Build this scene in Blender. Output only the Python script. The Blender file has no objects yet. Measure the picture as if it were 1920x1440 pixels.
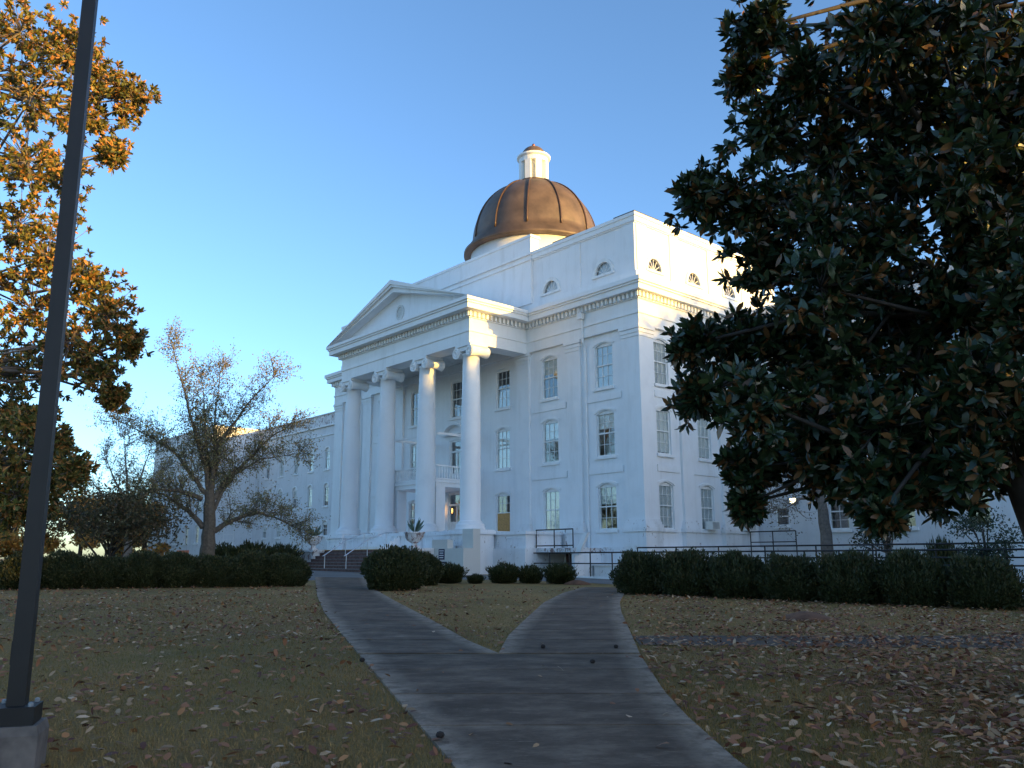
import bpy, math, random
import numpy as np
from mathutils import Vector, Matrix
R=math.radians
scene=bpy.context.scene
col=scene.collection
random.seed(7); rng=np.random.default_rng(7)
# ------------------------------------------------------------------ camera
EYE=1.55; FPX=1553.0; PITCH=R(11.75); ROLL=R(-0.2)
fw=Vector((0,math.cos(PITCH),math.sin(PITCH))); up0=Vector((0,-math.sin(PITCH),math.cos(PITCH))); rt0=Vector((1,0,0))
rt=rt0*math.cos(ROLL)+up0*math.sin(ROLL); up=up0*math.cos(ROLL)-rt0*math.sin(ROLL)
cam_d=bpy.data.cameras.new('camera'); cam=bpy.data.objects.new('camera',cam_d); col.objects.link(cam)
cam_d.sensor_width=36; cam_d.lens=FPX/1920*36; cam_d.clip_end=3000; cam_d.clip_start=.05
M=Matrix((rt,up,-fw)).transposed().to_4x4(); M.translation=(0,0,EYE); cam.matrix_world=M
scene.camera=cam
# ------------------------------------------------------------------ world, sun, exposure
SUN_AZ=122.7; SUN_EL=4.8
w=bpy.data.worlds.new('World'); scene.world=w; w.use_nodes=True
nt=w.node_tree; bg=nt.nodes['Background']
sky=nt.nodes.new('ShaderNodeTexSky'); sky.sky_type='NISHITA'; sky.sun_disc=False
sky.sun_elevation=R(SUN_EL); sky.sun_rotation=R(SUN_AZ); sky.altitude=100
sky.air_density=0.7; sky.dust_density=1.0; sky.ozone_density=2.3
nt.links.new(sky.outputs[0],bg.inputs[0]); bg.inputs[1].default_value=0.15
sd=bpy.data.lights.new('sun','SUN'); sun=bpy.data.objects.new('sun',sd); col.objects.link(sun)
sd.energy=2.6; sd.angle=R(.5); sd.color=(1,.60,.11)
sv=Vector((math.sin(R(SUN_AZ))*math.cos(R(SUN_EL)),math.cos(R(SUN_AZ))*math.cos(R(SUN_EL)),math.sin(R(SUN_EL))))
sun.rotation_euler=sv.to_track_quat('Z','Y').to_euler(); sun.location=(60,-20,40)
vs=scene.view_settings; vs.view_transform='Standard'; vs.look='None'; vs.gamma=1; vs.exposure=2.05
scene.render.engine='CYCLES'
# ------------------------------------------------------------------ ground height, pixel helpers
def hgt(x,y): return min(1,max(0,(y-5)/40))*min(.9,max(-.1,.55-.015*x))
def ray(px,py): return (rt*((px-960)/FPX)-up*((py-720)/FPX)+fw)
def gp(px,py,dz=0):
    d=ray(px,py); o=Vector((0,0,EYE)); t=1.5
    while t<300:
        P=o+d*t
        if P.z<=hgt(P.x,P.y)+dz: return P
        t+=.02
    return P
def at(px,py,dist):                # point on a pixel's ray at a horizontal distance
    d=ray(px,py); return Vector((0,0,EYE))+d*(dist/math.hypot(d.x,d.y))
# ------------------------------------------------------------------ materials
MATS={}
def newmat(name):
    m=bpy.data.materials.new(name); m.use_nodes=True; n=m.node_tree.nodes; b=n['Principled BSDF']; MATS[name]=m
    return m,m.node_tree,b
def N(nt,t,**k):
    n=nt.nodes.new('ShaderNode'+t)
    for a,v in k.items(): setattr(n,a,v)
    return n
def noise(nt,scale,detail=5,rough=.6,vec=None,stretch=None):
    tc=N(nt,'TexCoord'); o=tc.outputs['Object']
    if stretch:
        mp=N(nt,'Mapping'); mp.inputs['Scale'].default_value=stretch; nt.links.new(o,mp.inputs[0]); o=mp.outputs[0]
    t=N(nt,'TexNoise'); t.inputs['Scale'].default_value=scale; t.inputs['Detail'].default_value=detail; t.inputs['Roughness'].default_value=rough
    nt.links.new(o,t.inputs['Vector']); return t.outputs['Fac']
def ramp(nt,fac,stops):
    r=N(nt,'ValToRGB'); e=r.color_ramp.elements
    while len(e)<len(stops): e.new(.5)
    for q,(p,c) in zip(e,stops): q.position=p; q.color=(*c,1)
    nt.links.new(fac,r.inputs[0]); return r.outputs[0]
def mix(nt,f,a,b,mode='MIX'):
    m=N(nt,'MixRGB',blend_type=mode)
    for i,v in ((0,f),(1,a),(2,b)):
        if hasattr(v,'is_output'): nt.links.new(v,m.inputs[i])
        else: m.inputs[i].default_value=v if i==0 else (*v,1)
    return m.outputs[0]
def bump(nt,b,h,st=.3,dist=.02):
    n=N(nt,'Bump'); n.inputs['Strength'].default_value=st; n.inputs['Distance'].default_value=dist
    nt.links.new(h,n.inputs['Height']); nt.links.new(n.outputs[0],b.inputs['Normal'])
def simple(name,c,rough=.6,metal=0,var=.15,scale=3.,emit=None,es=1):
    m,t,b=newmat(name); f=noise(t,scale)
    cc=ramp(t,f,[(.3,tuple(x*(1-var) for x in c)),(.7,tuple(min(1,x*(1+var)) for x in c))])
    t.links.new(cc,b.inputs['Base Color']); b.inputs['Roughness'].default_value=rough; b.inputs['Metallic'].default_value=metal
    if emit: b.inputs['Emission Color'].default_value=(*emit,1); b.inputs['Emission Strength'].default_value=es
    return m
def paint(name,base,stain,amount,peel=0.,peelc=(.28,.2,.17)):
    m,t,b=newmat(name)
    f1=noise(t,.35,4); c=ramp(t,f1,[(.3,tuple(x*.93 for x in base)),(.7,base)])
    f2=noise(t,1.1,6,.65,stretch=(1,1,.16)); s=ramp(t,f2,[(.60-.08*amount,(0,0,0)),(.80,(1,1,1))])
    k=N(t,'Math',operation='MULTIPLY'); t.links.new(s,k.inputs[0]); k.inputs[1].default_value=.7*amount
    c=mix(t,k.outputs[0],c,stain)
    f4=noise(t,2.6,8,.7,stretch=(1,1,.07)); s4=ramp(t,f4,[(.50,(0,0,0)),(.72,(.5,.5,.5))]); k4=N(t,'Math',operation='MULTIPLY'); t.links.new(s4,k4.inputs[0]); k4.inputs[1].default_value=amount; c=mix(t,k4.outputs[0],c,tuple(.5*(x+y) for x,y in zip(base,stain)))
    f5=noise(t,.8,7,.65); s5=ramp(t,f5,[(.52,(0,0,0)),(.70,(.35,.35,.35))]); c=mix(t,s5,c,tuple(x*.78 for x in base))
    if peel>0:
        f3=noise(t,3.2,10,.8,stretch=(1,1,.6)); p=ramp(t,f3,[(.645-.2*peel,(0,0,0)),(.675-.2*peel,(1,1,1))]); c=mix(t,p,c,peelc)
    t.links.new(c,b.inputs['Base Color']); b.inputs['Roughness'].default_value=.65
    bump(t,b,noise(t,9,4),.12,.01)
    return m
paint('white_wall',(.84,.85,.86),(.42,.40,.36),.55)
paint('white_trim',(.85,.86,.86),(.45,.42,.38),.45)
paint('white_column',(.84,.85,.86),(.5,.48,.45),.35)
paint('white_base',(.82,.83,.84),(.33,.30,.27),.8,.28,(.25,.19,.16))
paint('white_peeling',(.72,.72,.72),(.35,.3,.28),.8,.62,(.23,.15,.13))
paint('wing_wall',(.70,.71,.73),(.40,.37,.36),.8,.22,(.30,.23,.21))
paint('beige_wall',(.62,.60,.55),(.45,.42,.38),.4)
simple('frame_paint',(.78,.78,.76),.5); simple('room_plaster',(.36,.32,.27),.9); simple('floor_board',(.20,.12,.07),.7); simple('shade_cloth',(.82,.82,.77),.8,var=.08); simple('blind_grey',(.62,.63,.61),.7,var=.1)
simple('plywood',(.50,.27,.09),.7,var=.3,scale=14); simple('dome_metal',(.115,.078,.054),.55,.1,.35,.9); simple('dome_rib_metal',(.085,.048,.03),.45,.3)
simple('copper_finial',(.35,.13,.08),.4,.6); simple('black_iron',(.012,.012,.013),.45,.2); simple('steel_rail',(.55,.57,.6),.35,.6); simple('pole_bronze',(.018,.016,.016),.5,.2,.2)
simple('brick_step',(.12,.06,.05),.8,var=.5,scale=5); simple('step_tread',(.17,.16,.16),.8,var=.3); simple('yellow_paint',(.50,.26,.03),.6,var=.4,scale=6)
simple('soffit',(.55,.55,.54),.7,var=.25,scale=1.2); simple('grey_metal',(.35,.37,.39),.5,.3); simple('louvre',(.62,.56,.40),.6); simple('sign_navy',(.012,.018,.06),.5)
simple('sign_white',(.8,.8,.8),.6,var=.02); simple('green_plaque',(.05,.20,.17),.5); simple('sign_orange',(.62,.22,.13),.6); simple('flashing',(.06,.045,.04),.6)
simple('terracotta',(.35,.14,.08),.7); simple('joint_bitumen',(.02,.018,.017),.95); simple('bark_grey',(.10,.082,.062),.9,var=.35,scale=8); simple('bark_pale',(.16,.13,.11),.9,var=.3,scale=8); simple('bark_dark',(.045,.035,.028),.9,var=.35,scale=8)
simple('soil_red',(.14,.065,.035),.95,var=.4,scale=6); simple('hedge_core',(.042,.050,.015),.95,var=.4,scale=9); simple('concrete_block',(.17,.14,.12),.9,var=.4,scale=5); simple('seed_brown',(.03,.02,.016),.9)
simple('lamp_glow',(.9,.6,.3),.4,emit=(1,.50,.15),es=3.5); simple('flood_glow',(.9,.8,.5),.4,emit=(1,.83,.45),es=5.0)
m,t,b=newmat('window_glass')
gl=N(t,'BsdfGlossy'); gl.inputs['Roughness'].default_value=.015; tr=N(t,'BsdfTransparent'); tr.inputs[0].default_value=(.93,.95,.95,1)
lw_=N(t,'LayerWeight'); lw_.inputs[0].default_value=.5; pw_=N(t,'Math',operation='POWER'); pw_.inputs[1].default_value=3.5; t.links.new(lw_.outputs['Facing'],pw_.inputs[0])
fr=N(t,'Math',operation='MULTIPLY_ADD'); fr.inputs[1].default_value=.85; fr.inputs[2].default_value=.10; t.links.new(pw_.outputs[0],fr.inputs[0])
ms=N(t,'MixShader'); t.links.new(fr.outputs[0],ms.inputs[0]); t.links.new(tr.outputs[0],ms.inputs[1]); t.links.new(gl.outputs[0],ms.inputs[2])
wv=noise(t,1.6,2); bp=N(t,'Bump'); bp.inputs['Strength'].default_value=.012; bp.inputs['Distance'].default_value=.02; t.links.new(wv,bp.inputs['Height']); t.links.new(bp.outputs[0],gl.inputs['Normal'])
t.links.new(ms.outputs[0],t.nodes['Material Output'].inputs[0])
# ground: winter lawn
m,t,b=newmat('lawn'); c=ramp(t,noise(t,.35,6,.65),[(.30,(.16,.115,.022)),(.47,(.30,.19,.05)),(.60,(.40,.235,.07)),(.75,(.27,.125,.045))])
c=mix(t,ramp(t,noise(t,22,6,.75),[(.35,(0,0,0)),(.7,(1,1,1))]),c,(.17,.10,.026)); t.links.new(c,b.inputs['Base Color']); b.inputs['Roughness'].default_value=.95; bump(t,b,noise(t,45,6,.8),.9,.04)
m,t,b=newmat('asphalt'); c=ramp(t,noise(t,.5,7,.7),[(.3,(.10,.095,.09)),(.7,(.17,.16,.15))]); t.links.new(c,b.inputs['Base Color']); b.inputs['Roughness'].default_value=.85; bump(t,b,noise(t,80,3),.4,.01)
m,t,b=newmat('side_path'); c=ramp(t,noise(t,1.5,7,.7),[(.3,(.055,.036,.024)),(.7,(.105,.07,.046))]); t.links.new(c,b.inputs['Base Color']); b.inputs['Roughness'].default_value=.9; bump(t,b,noise(t,60,3),.4,.01)
m,t,b=newmat('path_concrete')
f=noise(t,1.6,11,.74,stretch=(.75,1.25,1)); c=ramp(t,f,[(.36,(.072,.047,.031)),(.49,(.115,.077,.052)),(.58,(.165,.113,.078)),(.68,(.24,.17,.12))])
fk_=ramp(t,noise(t,6.5,10,.8,stretch=(.5,1.5,1)),[(.57,(0,0,0)),(.66,(.6,.6,.6))]); c=mix(t,fk_,c,(.28,.205,.15))
at_=N(t,'Attribute',attribute_name='edge'); e=ramp(t,at_.outputs['Fac'],[(.0,(1,1,1)),(.12,(.8,.8,.8)),(.36,(0,0,0))])
e2=mix(t,1.0,e,ramp(t,noise(t,3.5,9,.75),[(.36,(0,0,0)),(.58,(1,1,1))]),'MULTIPLY'); c=mix(t,e2,c,(.34,.25,.18))
t.links.new(c,b.inputs['Base Color']); b.inputs['Roughness'].default_value=.9; b.inputs['Specular IOR Level'].default_value=.25; bump(t,b,noise(t,35,6,.7),.35,.01)
def leafmat(name,rough=.4,trans=.22):
    m,t,b=newmat(name); a=N(t,'Attribute',attribute_name='Col'); t.links.new(a.outputs['Color'],b.inputs['Base Color']); b.inputs['Roughness'].default_value=rough
    tl=N(t,'BsdfTranslucent'); t.links.new(a.outputs['Color'],tl.inputs[0]); ms=N(t,'MixShader'); ms.inputs[0].default_value=trans
    t.links.new(b.outputs[0],ms.inputs[1]); t.links.new(tl.outputs[0],ms.inputs[2]); t.links.new(ms.outputs[0],t.nodes['Material Output'].inputs[0])
leafmat('leaf_glossy',.3,.12); leafmat('leaf_soft',.6,.3); leafmat('leaf_dry',.8,.15)
# ------------------------------------------------------------------ mesh helpers
def link(name,me,parent=None,mat=None,smooth=False):
    o=bpy.data.objects.new(name,me); col.objects.link(o)
    if parent: o.parent=parent
    if mat and not me.materials: me.materials.append(MATS[mat])
    if smooth: me.polygons.foreach_set('use_smooth',[True]*len(me.polygons))
    return o
class MB:
    def __init__(s): s.v=[]; s.f=[]
    def add(s,vs,fs):
        n=len(s.v); s.v+=[tuple(p) for p in vs]; s.f+=[tuple(i+n for i in f) for f in fs]; return s
    def box(s,x0,x1,y0,y1,z0,z1):
        return s.add([(x0,y0,z0),(x1,y0,z0),(x1,y1,z0),(x0,y1,z0),(x0,y0,z1),(x1,y0,z1),(x1,y1,z1),(x0,y1,z1)],[(0,3,2,1),(4,5,6,7),(0,1,5,4),(1,2,6,5),(2,3,7,6),(3,0,4,7)])
    def ub(s,u0,u1,v0,v1,z0,z1): return s.box(-max(u0,u1),-min(u0,u1),min(v0,v1),max(v0,v1),z0,z1)   # building frame: x=-u
    def lathe(s,prof,n=24,c=(0,0),ang0=0,arc=2*math.pi):
        cl=abs(arc-2*math.pi)<1e-6; k=n if cl else n+1; vs=[]
        for r,z in prof:
            for i in range(k):
                a=ang0+arc*i/n; vs.append((c[0]+r*math.cos(a),c[1]+r*math.sin(a),z))
        fs=[]
        for j in range(len(prof)-1):
            for i in range(n): i2=(i+1)%k; fs.append((j*k+i,j*k+i2,(j+1)*k+i2,(j+1)*k+i))
        if cl: fs.append(tuple(range(k))[::-1]); fs.append(tuple((len(prof)-1)*k+i for i in range(k)))
        return s.add(vs,fs)
    def tube(s,pts,rad,n=6):
        pts=[Vector(p) for p in pts]; vs=[]
        for i,p in enumerate(pts):
            d=(pts[min(i+1,len(pts)-1)]-pts[max(i-1,0)]).normalized(); a=d.orthogonal().normalized() if i==0 else (a-d*a.dot(d)).normalized(); b2=d.cross(a)
            r=rad[i] if hasattr(rad,'__len__') else rad
            for k in range(n): t=2*math.pi*k/n; vs.append(p+(a*math.cos(t)+b2*math.sin(t))*r)
        fs=[(i*n+k,i*n+(k+1)%n,(i+1)*n+(k+1)%n,(i+1)*n+k) for i in range(len(pts)-1) for k in range(n)]
        fs+=[tuple(range(n))[::-1],tuple((len(pts)-1)*n+k for k in range(n))]
        return s.add(vs,fs)
    def mesh(s,name):
        me=bpy.data.meshes.new(name); me.from_pydata(s.v,[],s.f); me.update(); return me
    def build(s,name,mat,parent=None,smooth=False): return link(name,s.mesh(name),parent,mat,smooth)
def tag(o,label,cat,group=None,kind=None):
    o['label']=label; o['category']=cat
    if group: o['group']=group
    if kind: o['kind']=kind
    return o
def thing(name,label,cat,loc=(0,0,0),rz=0,group=None):
    o=bpy.data.objects.new(name,None); col.objects.link(o); o.location=loc; o.rotation_euler=(0,0,rz); o.empty_display_size=.3
    return tag(o,label,cat,group)
def struct(o): o['kind']='structure'; return o
def leafmesh(name,P,D,L,W,C,fine=False,bend=.15,flat=False):
    P=np.asarray(P,float); D=np.asarray(D,float); n=len(P); D=D/np.linalg.norm(D,axis=1,keepdims=True)
    r=rng.normal(size=(n,3))*(.3 if flat else 1)+np.array([0,0,1.])*flat; S=np.cross(D,r); S/=np.linalg.norm(S,axis=1,keepdims=True); Nn=np.cross(S,D)
    L=np.broadcast_to(L,(n,))[:,None]; W=np.broadcast_to(W,(n,))[:,None]
    if fine:
        rows=[P,P+D*L*.3+S*W*.42+Nn*L*bend*.3,P+D*L*.3-S*W*.42+Nn*L*bend*.3,P+D*L*.68+S*W*.4+Nn*L*bend*.45,P+D*L*.68-S*W*.4+Nn*L*bend*.45,P+D*L+Nn*L*bend*.2]
        k=6; F=[(0,2,1),(1,2,4),(1,4,3),(3,4,5)]
    else:
        rows=[P,P+D*L*.5+S*W*.5+Nn*L*bend*.5,P+D*L,P+D*L*.5-S*W*.5+Nn*L*bend*.5]; k=4; F=[(0,1,2),(0,2,3)]
    V=np.stack(rows,1).reshape(-1,3); F=(np.arange(n)[:,None,None]*k+np.array(F)[None]).reshape(-1,3)
    me=bpy.data.meshes.new(name); me.vertices.add(len(V)); me.vertices.foreach_set('co',V.ravel()); nf=len(F)
    me.loops.add(nf*3); me.loops.foreach_set('vertex_index',F.ravel().astype(np.int32)); me.polygons.add(nf); me.polygons.foreach_set('loop_start',np.arange(nf,dtype=np.int32)*3)
    me.update(); me.validate()
    a=me.color_attributes.new('Col','FLOAT_COLOR','POINT'); Cc=np.repeat(np.c_[np.asarray(C,float),np.ones(n)],k,0); a.data.foreach_set('color',Cc.ravel())
    return me
def palette(n,cols,wts,var=.25):
    c=np.array(cols)[rng.choice(len(cols),n,p=np.array(wts)/sum(wts))]; return c*(1+rng.uniform(-var,var,(n,1)))
def unit(n):
    d=rng.normal(size=(n,3)); return d/np.linalg.norm(d,axis=1,keepdims=True)
# ------------------------------------------------------------------ setting: ground, road, paths
xs=sorted(set([-900,-500,-250,-150,-110]+list(range(-80,81,2))+[110,150,250,500,900])); ys=sorted(set([-900,-400,-150,-80]+list(range(-40,101,2))+[5,45,130,180,300,600,1500]))
mb=MB(); mb.v=[(x,y,hgt(x,y)) for y in ys for x in xs]; nx=len(xs)
mb.f=[(j*nx+i,j*nx+i+1,(j+1)*nx+i+1,(j+1)*nx+i) for j in range(len(ys)-1) for i in range(nx-1)]
ground=struct(mb.build('ground','lawn'))
def ribbon(name,L,Rr,mat,dz,thick=.0,edge=False,parent=None,sub=6):
    """quad strip between two edge polylines laid on the ground"""
    vs=[];fs=[];ed=[]
    for a,b in zip(L,Rr):
        for k in range(sub+1):
            t=k/sub; x=a[0]+(b[0]-a[0])*t; y=a[1]+(b[1]-a[1])*t; vs.append((x,y,hgt(x,y)+dz)); ed.append(min(t,1-t)*math.dist(a[:2],b[:2]))
    n=len(L)
    for j in range(n-1):
        for k in range(sub): fs.append((j*(sub+1)+k,j*(sub+1)+k+1,(j+1)*(sub+1)+k+1,(j+1)*(sub+1)+k))
    if thick:
        m0=len(vs); vs+=[(x,y,z-thick) for x,y,z in vs[:m0]]; ed+=ed[:m0]
        s1=sub+1; rim=[k for k in range(s1)]+[j*s1+sub for j in range(1,n)]+[(n-1)*s1+k for k in range(sub-1,-1,-1)]+[j*s1 for j in range(n-2,0,-1)]
        for i in range(len(rim)): a,b=rim[i],rim[(i+1)%len(rim)]; fs.append((a,b,b+m0,a+m0))
    me=bpy.data.meshes.new(name); me.from_pydata(vs,[],fs); me.update()
    if edge: at2=me.attributes.new('edge','FLOAT','POINT'); at2.data.foreach_set('value',ed)
    return link(name,me,parent,mat)
def cut(poly,y):                # x of a polyline at a given y
    for a,b in zip(poly,poly[1:]):
        if a[1]<=y<=b[1]: t=(y-a[1])/(b[1]-a[1]); return a[0]+(b[0]-a[0])*t
    a,b=(poly[-2],poly[-1]) if y>poly[-1][1] else (poly[0],poly[1]); t=(y-a[1])/(b[1]-a[1]); return a[0]+(b[0]-a[0])*t
def G(*pts): return [(p.x,p.y) for p in (gp(*q) for q in pts)]
outL=[(1.2,-4),(.55,2)]+G((850,1440),(770,1345),(690,1250),(640,1190),(608,1150),(595,1120),(592,1096),(591,1086))
outR=[(3.4,-4),(2.3,2)]+G((1390,1440),(1290,1350),(1245,1300),(1200,1230),(1183,1190),(1165,1150),(1162,1130),(1172,1112),(1192,1102))
fork=gp(935,1228); fk=(fork.x,fork.y)
inL=[fk]+G((880,1205),(810,1165),(740,1128),(700,1105),(688,1090),(686,1084)); inR=[fk]+G((953,1194.6),(985,1163),(1020,1131),(1056,1113),(1095,1102))
path=struct(thing('path','forked weathered concrete walk','path')); del path['category']; del path['label']
def slabs(A,B,ycuts):
    for y0 in ycuts[1:-1]:
        ribbon('joint',[(cut(A,y0)+.02,y0-.03),(cut(A,y0)+.02,y0+.03)],[(cut(B,y0)-.02,y0-.03),(cut(B,y0)-.02,y0+.03)],'joint_bitumen',.012,parent=path)
    for y0,y1 in zip(ycuts,ycuts[1:]):
        n=4; q=[y0+.02+(y1-y0-.04)*k/n for k in range(n+1)]
        ribbon('slab',[(cut(A,y),y) for y in q],[(cut(B,y),y) for y in q],'path_concrete',.028,.06,True,path)
g0=outL[2][1]; tr=[-3.9,-2,-.2,1.5,3.1,4.7,6.3,7.9,9.5,11.3,fk[1]-.1]
slabs(outL,outR,tr)
yl=[fk[1]+.0]; 
while yl[-1]<inL[-1][1]-1.6: yl.append(yl[-1]+1.75)
slabs(outL,inL,yl+[inL[-1][1]]); yr=[fk[1]]
while yr[-1]<inR[-1][1]-1.6: yr.append(yr[-1]+1.75)
slabs(inR,outR,yr+[inR[-1][1]])
sp0,sp1=G((1185,1193),(1920,1193)),G((1200,1210),(1920,1218))
def ext(a,b,k): return (a[0]+(b[0]-a[0])*k,a[1]+(b[1]-a[1])*k)
struct(ribbon('side_path',[ext(*sp0,k/6) for k in range(0,13)],[ext(*sp1,k/6) for k in range(0,13)],'side_path',.012))
near=[(-60,27),(-40,27.5),(-26,29),(-17.8,31.2),(-12,34.2),(-8.2,37.6),(-5,39.2),(0,39.2),(3.2,37),(4.8,35),(8.5,30.6),(14.5,25.2),(22,17.5),(34,5)]
far=[(-60,36),(-40,37),(-27,39),(-19.5,41.5),(-15,46.5),(-12.8,54.0),(-6.2,46.6),(-.6,45.0),(2.6,43.4),(4.5,41.3),(7.8,37.6),(15.2,29.3),(24.5,18.9),(38,4)]
struct(ribbon('road',near,far,'asphalt',.010,sub=10))
# ------------------------------------------------------------------ building frame
BO=Vector((44*math.sin(R(9)),44*math.cos(R(9)),0)); BRZ=R(-48.3)
def bw(u,v,z=0): c,s=math.cos(BRZ),math.sin(BRZ); return Vector((BO.x+c*-u-s*v,BO.y+s*-u+c*v,z))
def bthing(name,label,cat,group=None): return thing(name,label,cat,tuple(BO),BRZ,group)
def wall(mb,f,s0,s1,z0,z1,ops,depth=.3):
    """wall sheet in (s,z) with arched openings (c,w,zb,zt,rise) and reveals; f(s,z,d) gives local xyz"""
    S=sorted(set([s0,s1]+[c-w/2 for c,w,*_ in ops]+[c+w/2 for c,w,*_ in ops])); Z=sorted(set([z0,z1]+[o[2] for o in ops]+[o[3] for o in ops]))
    for a,b in zip(S,S[1:]):
        for p,q in zip(Z,Z[1:]):
            cs,cz=(a+b)/2,(p+q)/2
            if any(abs(cs-o[0])<o[1]/2 and o[2]<cz<o[3] for o in ops): continue
            mb.add([f(a,p,0),f(b,p,0),f(b,q,0),f(a,q,0)],[(0,1,2,3)])
    for c,w,zb,zt,rise in ops:
        n=10; arc=[]
        for i in range(n+1):
            t=-1+2*i/n
            if rise>=w/2-.02: zz=zt-rise+rise*math.sqrt(max(0,1-t*t))
            else:
                rr=(w*w/4+rise*rise)/(2*rise); zz=zt-rr+math.sqrt(rr*rr-(t*w/2)**2)
            arc.append((c+t*w/2,zz))
        for (a,za),(b,zb2) in zip(arc,arc[1:]):
            mb.add([f(a,za,0),f(b,zb2,0),f(b,zt,0),f(a,zt,0)],[(0,1,2,3)])
            mb.add([f(a,za,0),f(b,zb2,0),f(b,zb2,depth),f(a,za,depth)],[(0,1,2,3)])
        zs=arc[0][1]
        for x in (c-w/2,c+w/2): mb.add([f(x,zb,0),f(x,zs,0),f(x,zs,depth),f(x,zb,depth)],[(0,1,2,3)])
        mb.add([f(c-w/2,zb,0),f(c+w/2,zb,0),f(c+w/2,zb,depth),f(c-w/2,zb,depth)],[(0,1,2,3)])
WC={}
def win_meshes(w,h,rise,cols,rows,rect=False):
    key=(round(w,3),round(h,3),rise,cols,rows)
    if key in WC: return WC[key]
    # local: x along wall, y inwards, z up from the sill
    fr_=MB(); j=.07; y0,y1=.10,.19
    fr_.box(-w/2,-w/2+j,y0,y1,0,h); fr_.box(w/2-j,w/2,y0,y1,0,h); fr_.box(-w/2+j,w/2-j,y0,y1,0,.08); fr_.box(-w/2+j,w/2-j,y0,y1,h-max(.09,rise*.95),h+.001)
    iw=w-2*j; mid=h*.5; fr_.box(-iw/2,iw/2,y0-.01,y1-.02,mid-.035,mid+.035)
    for i in range(1,cols): x=-iw/2+iw*i/cols; fr_.box(x-.012,x+.012,y0+.015,y1-.03,.08,mid-.035); fr_.box(x-.012,x+.012,y0+.015,y1-.03,mid+.035,h-.09)
    rz=[]
    for lo,hi in ((.08,mid-.035),(mid+.035,h-.09)):
        for k in range(rows//2):
            a=lo+(hi-lo)*k/(rows//2); b_=lo+(hi-lo)*(k+1)/(rows//2); rz.append((a,b_))
            if k:
                for i in range(cols): fr_.box(-iw/2+iw*i/cols+.014,-iw/2+iw*(i+1)/cols-.014,y0+.015,y1-.03,a-.013,a+.013)
    pw=iw/cols; ph=rz[0][1]-rz[0][0]; pm=MB().box(-pw/2+.004,pw/2-.004,-.003,.003,-ph/2+.004,ph/2-.004).mesh('pane')
    pos=[(-iw/2+pw*(i+.5),y0+.045,(a+b_)/2) for a,b_ in rz for i in range(cols)]
    hd=MB(); n=10; rr=(w*w/4+rise*rise)/(2*rise) if rise>0 else 0
    for i in range(n):
        q=[]
        for t in (-1+2*i/n,-1+2*(i+1)/n):
            z=h-rr+math.sqrt(rr*rr-(t*w/2)**2) if rise>0 else h
            q.append((t*(w/2+.10),z+.05)); q.append((t*(w/2+.16),z+.17))
        (a0,a1),(b0,b1)=q[0],q[1]; (c0,c1),(d0,d1)=q[2],q[3]
        hd.add([(a0,-.05,a1),(c0,-.05,c1),(d0,-.05,d1),(b0,-.05,b1),(a0,.0,a1),(c0,.0,c1),(d0,.0,d1),(b0,.0,b1)],[(0,1,2,3),(0,4,5,1),(3,2,6,7)])
    sl=MB().box(-w/2-.12,w/2+.12,-.12,.10,-.16,-.005)
    WC[key]=(fr_.mesh('window_frame'),pm,pos,hd.mesh('hood_moulding'),sl.mesh('sill')); return WC[key]
def window(root,f,c,w,zb,zt,rise,cols=3,rows=4,shade=None,hood=True,sill=True,panes=True,depth_axis=None):
    """f(s,z,d)->local; builds one window as a part with panes, sill, hood as sub-parts"""
    o=Vector(f(c,zb,0)); ex=(Vector(f(c+1,zb,0))-o); ey=(Vector(f(c,zb,1))-o)
    Mx=Matrix((ex,ey,Vector((0,0,1)))).transposed().to_4x4(); Mx.translation=o
    fm,pm,pos,hd,sl=win_meshes(w,zt-zb,rise,cols,rows)
    p=link('window',fm,root,'frame_paint'); p.matrix_local=Mx
    if panes:
        for q in pos: x=link('pane',pm,p,'window_glass'); x.location=q
    else:
        g=MB().box(-w/2+.07,w/2-.07,.145,.15,.08,zt-zb-.05).build('glazing','window_glass',p)
    if hood: link('hood_moulding',hd,p,'white_trim')
    if sill: link('sill',sl,p,'white_trim')
    if shade:
        for mat,a,b_ in shade:
            h=zt-zb; dy=.21 if mat!='plywood' else .085
            k=MB().box(-w/2+.06,w/2-.06,dy,dy+.02,a*h+.02,b_*h-.02).build('window_shade_or_backing' if mat!='plywood' else 'plywood_panel',mat,p)
    return p
# ---- main building
W_,DEP,UC=32.0,14.8,16.0
bld=bthing('institution_building','large white three storey building with columned portico and bronze dome','building')
fF=lambda s,z,d:(-s,d,z)               # front wall, s=u
fS=lambda s,z,d:(-d,s,z)               # right side wall, s=v
fl=[(2.94,5.42),(6.93,9.48),(10.78,13.35)]
fu=[2.6,6.95,11.24,UC*2-11.24,UC*2-6.95,UC*2-2.6]
ops=[(u,1.32,a,b_,.21) for u in fu for a,b_ in fl]+[(UC,1.32,*fl[2],.17),(UC,1.5,6.22,9.25,.02),(UC,1.7,3.0,5.7,.02)]
mb=MB(); wall(mb,fF,0,W_,2.0,13.86,ops)
sv_=[1.85,5.55,9.25]; sops=[(v,1.22,a,b_,.2) for v in sv_ for a,b_ in fl]
wall(mb,fS,0,DEP,2.0,13.86,sops)
mb.add([(-W_,0,2),(-W_,DEP,2),(-W_,DEP,13.86),(-W_,0,13.86)],[(0,1,2,3)]); mb.add([(0,DEP,2),(-W_,DEP,2),(-W_,DEP,13.86),(0,DEP,13.86)],[(0,1,2,3)])
mb.build('wall','white_wall',bld)
MB().ub(4.2,W_-4.2,4.2,DEP-4.2,2.02,13.84).build('inner_wall','room_plaster',bld)
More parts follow.
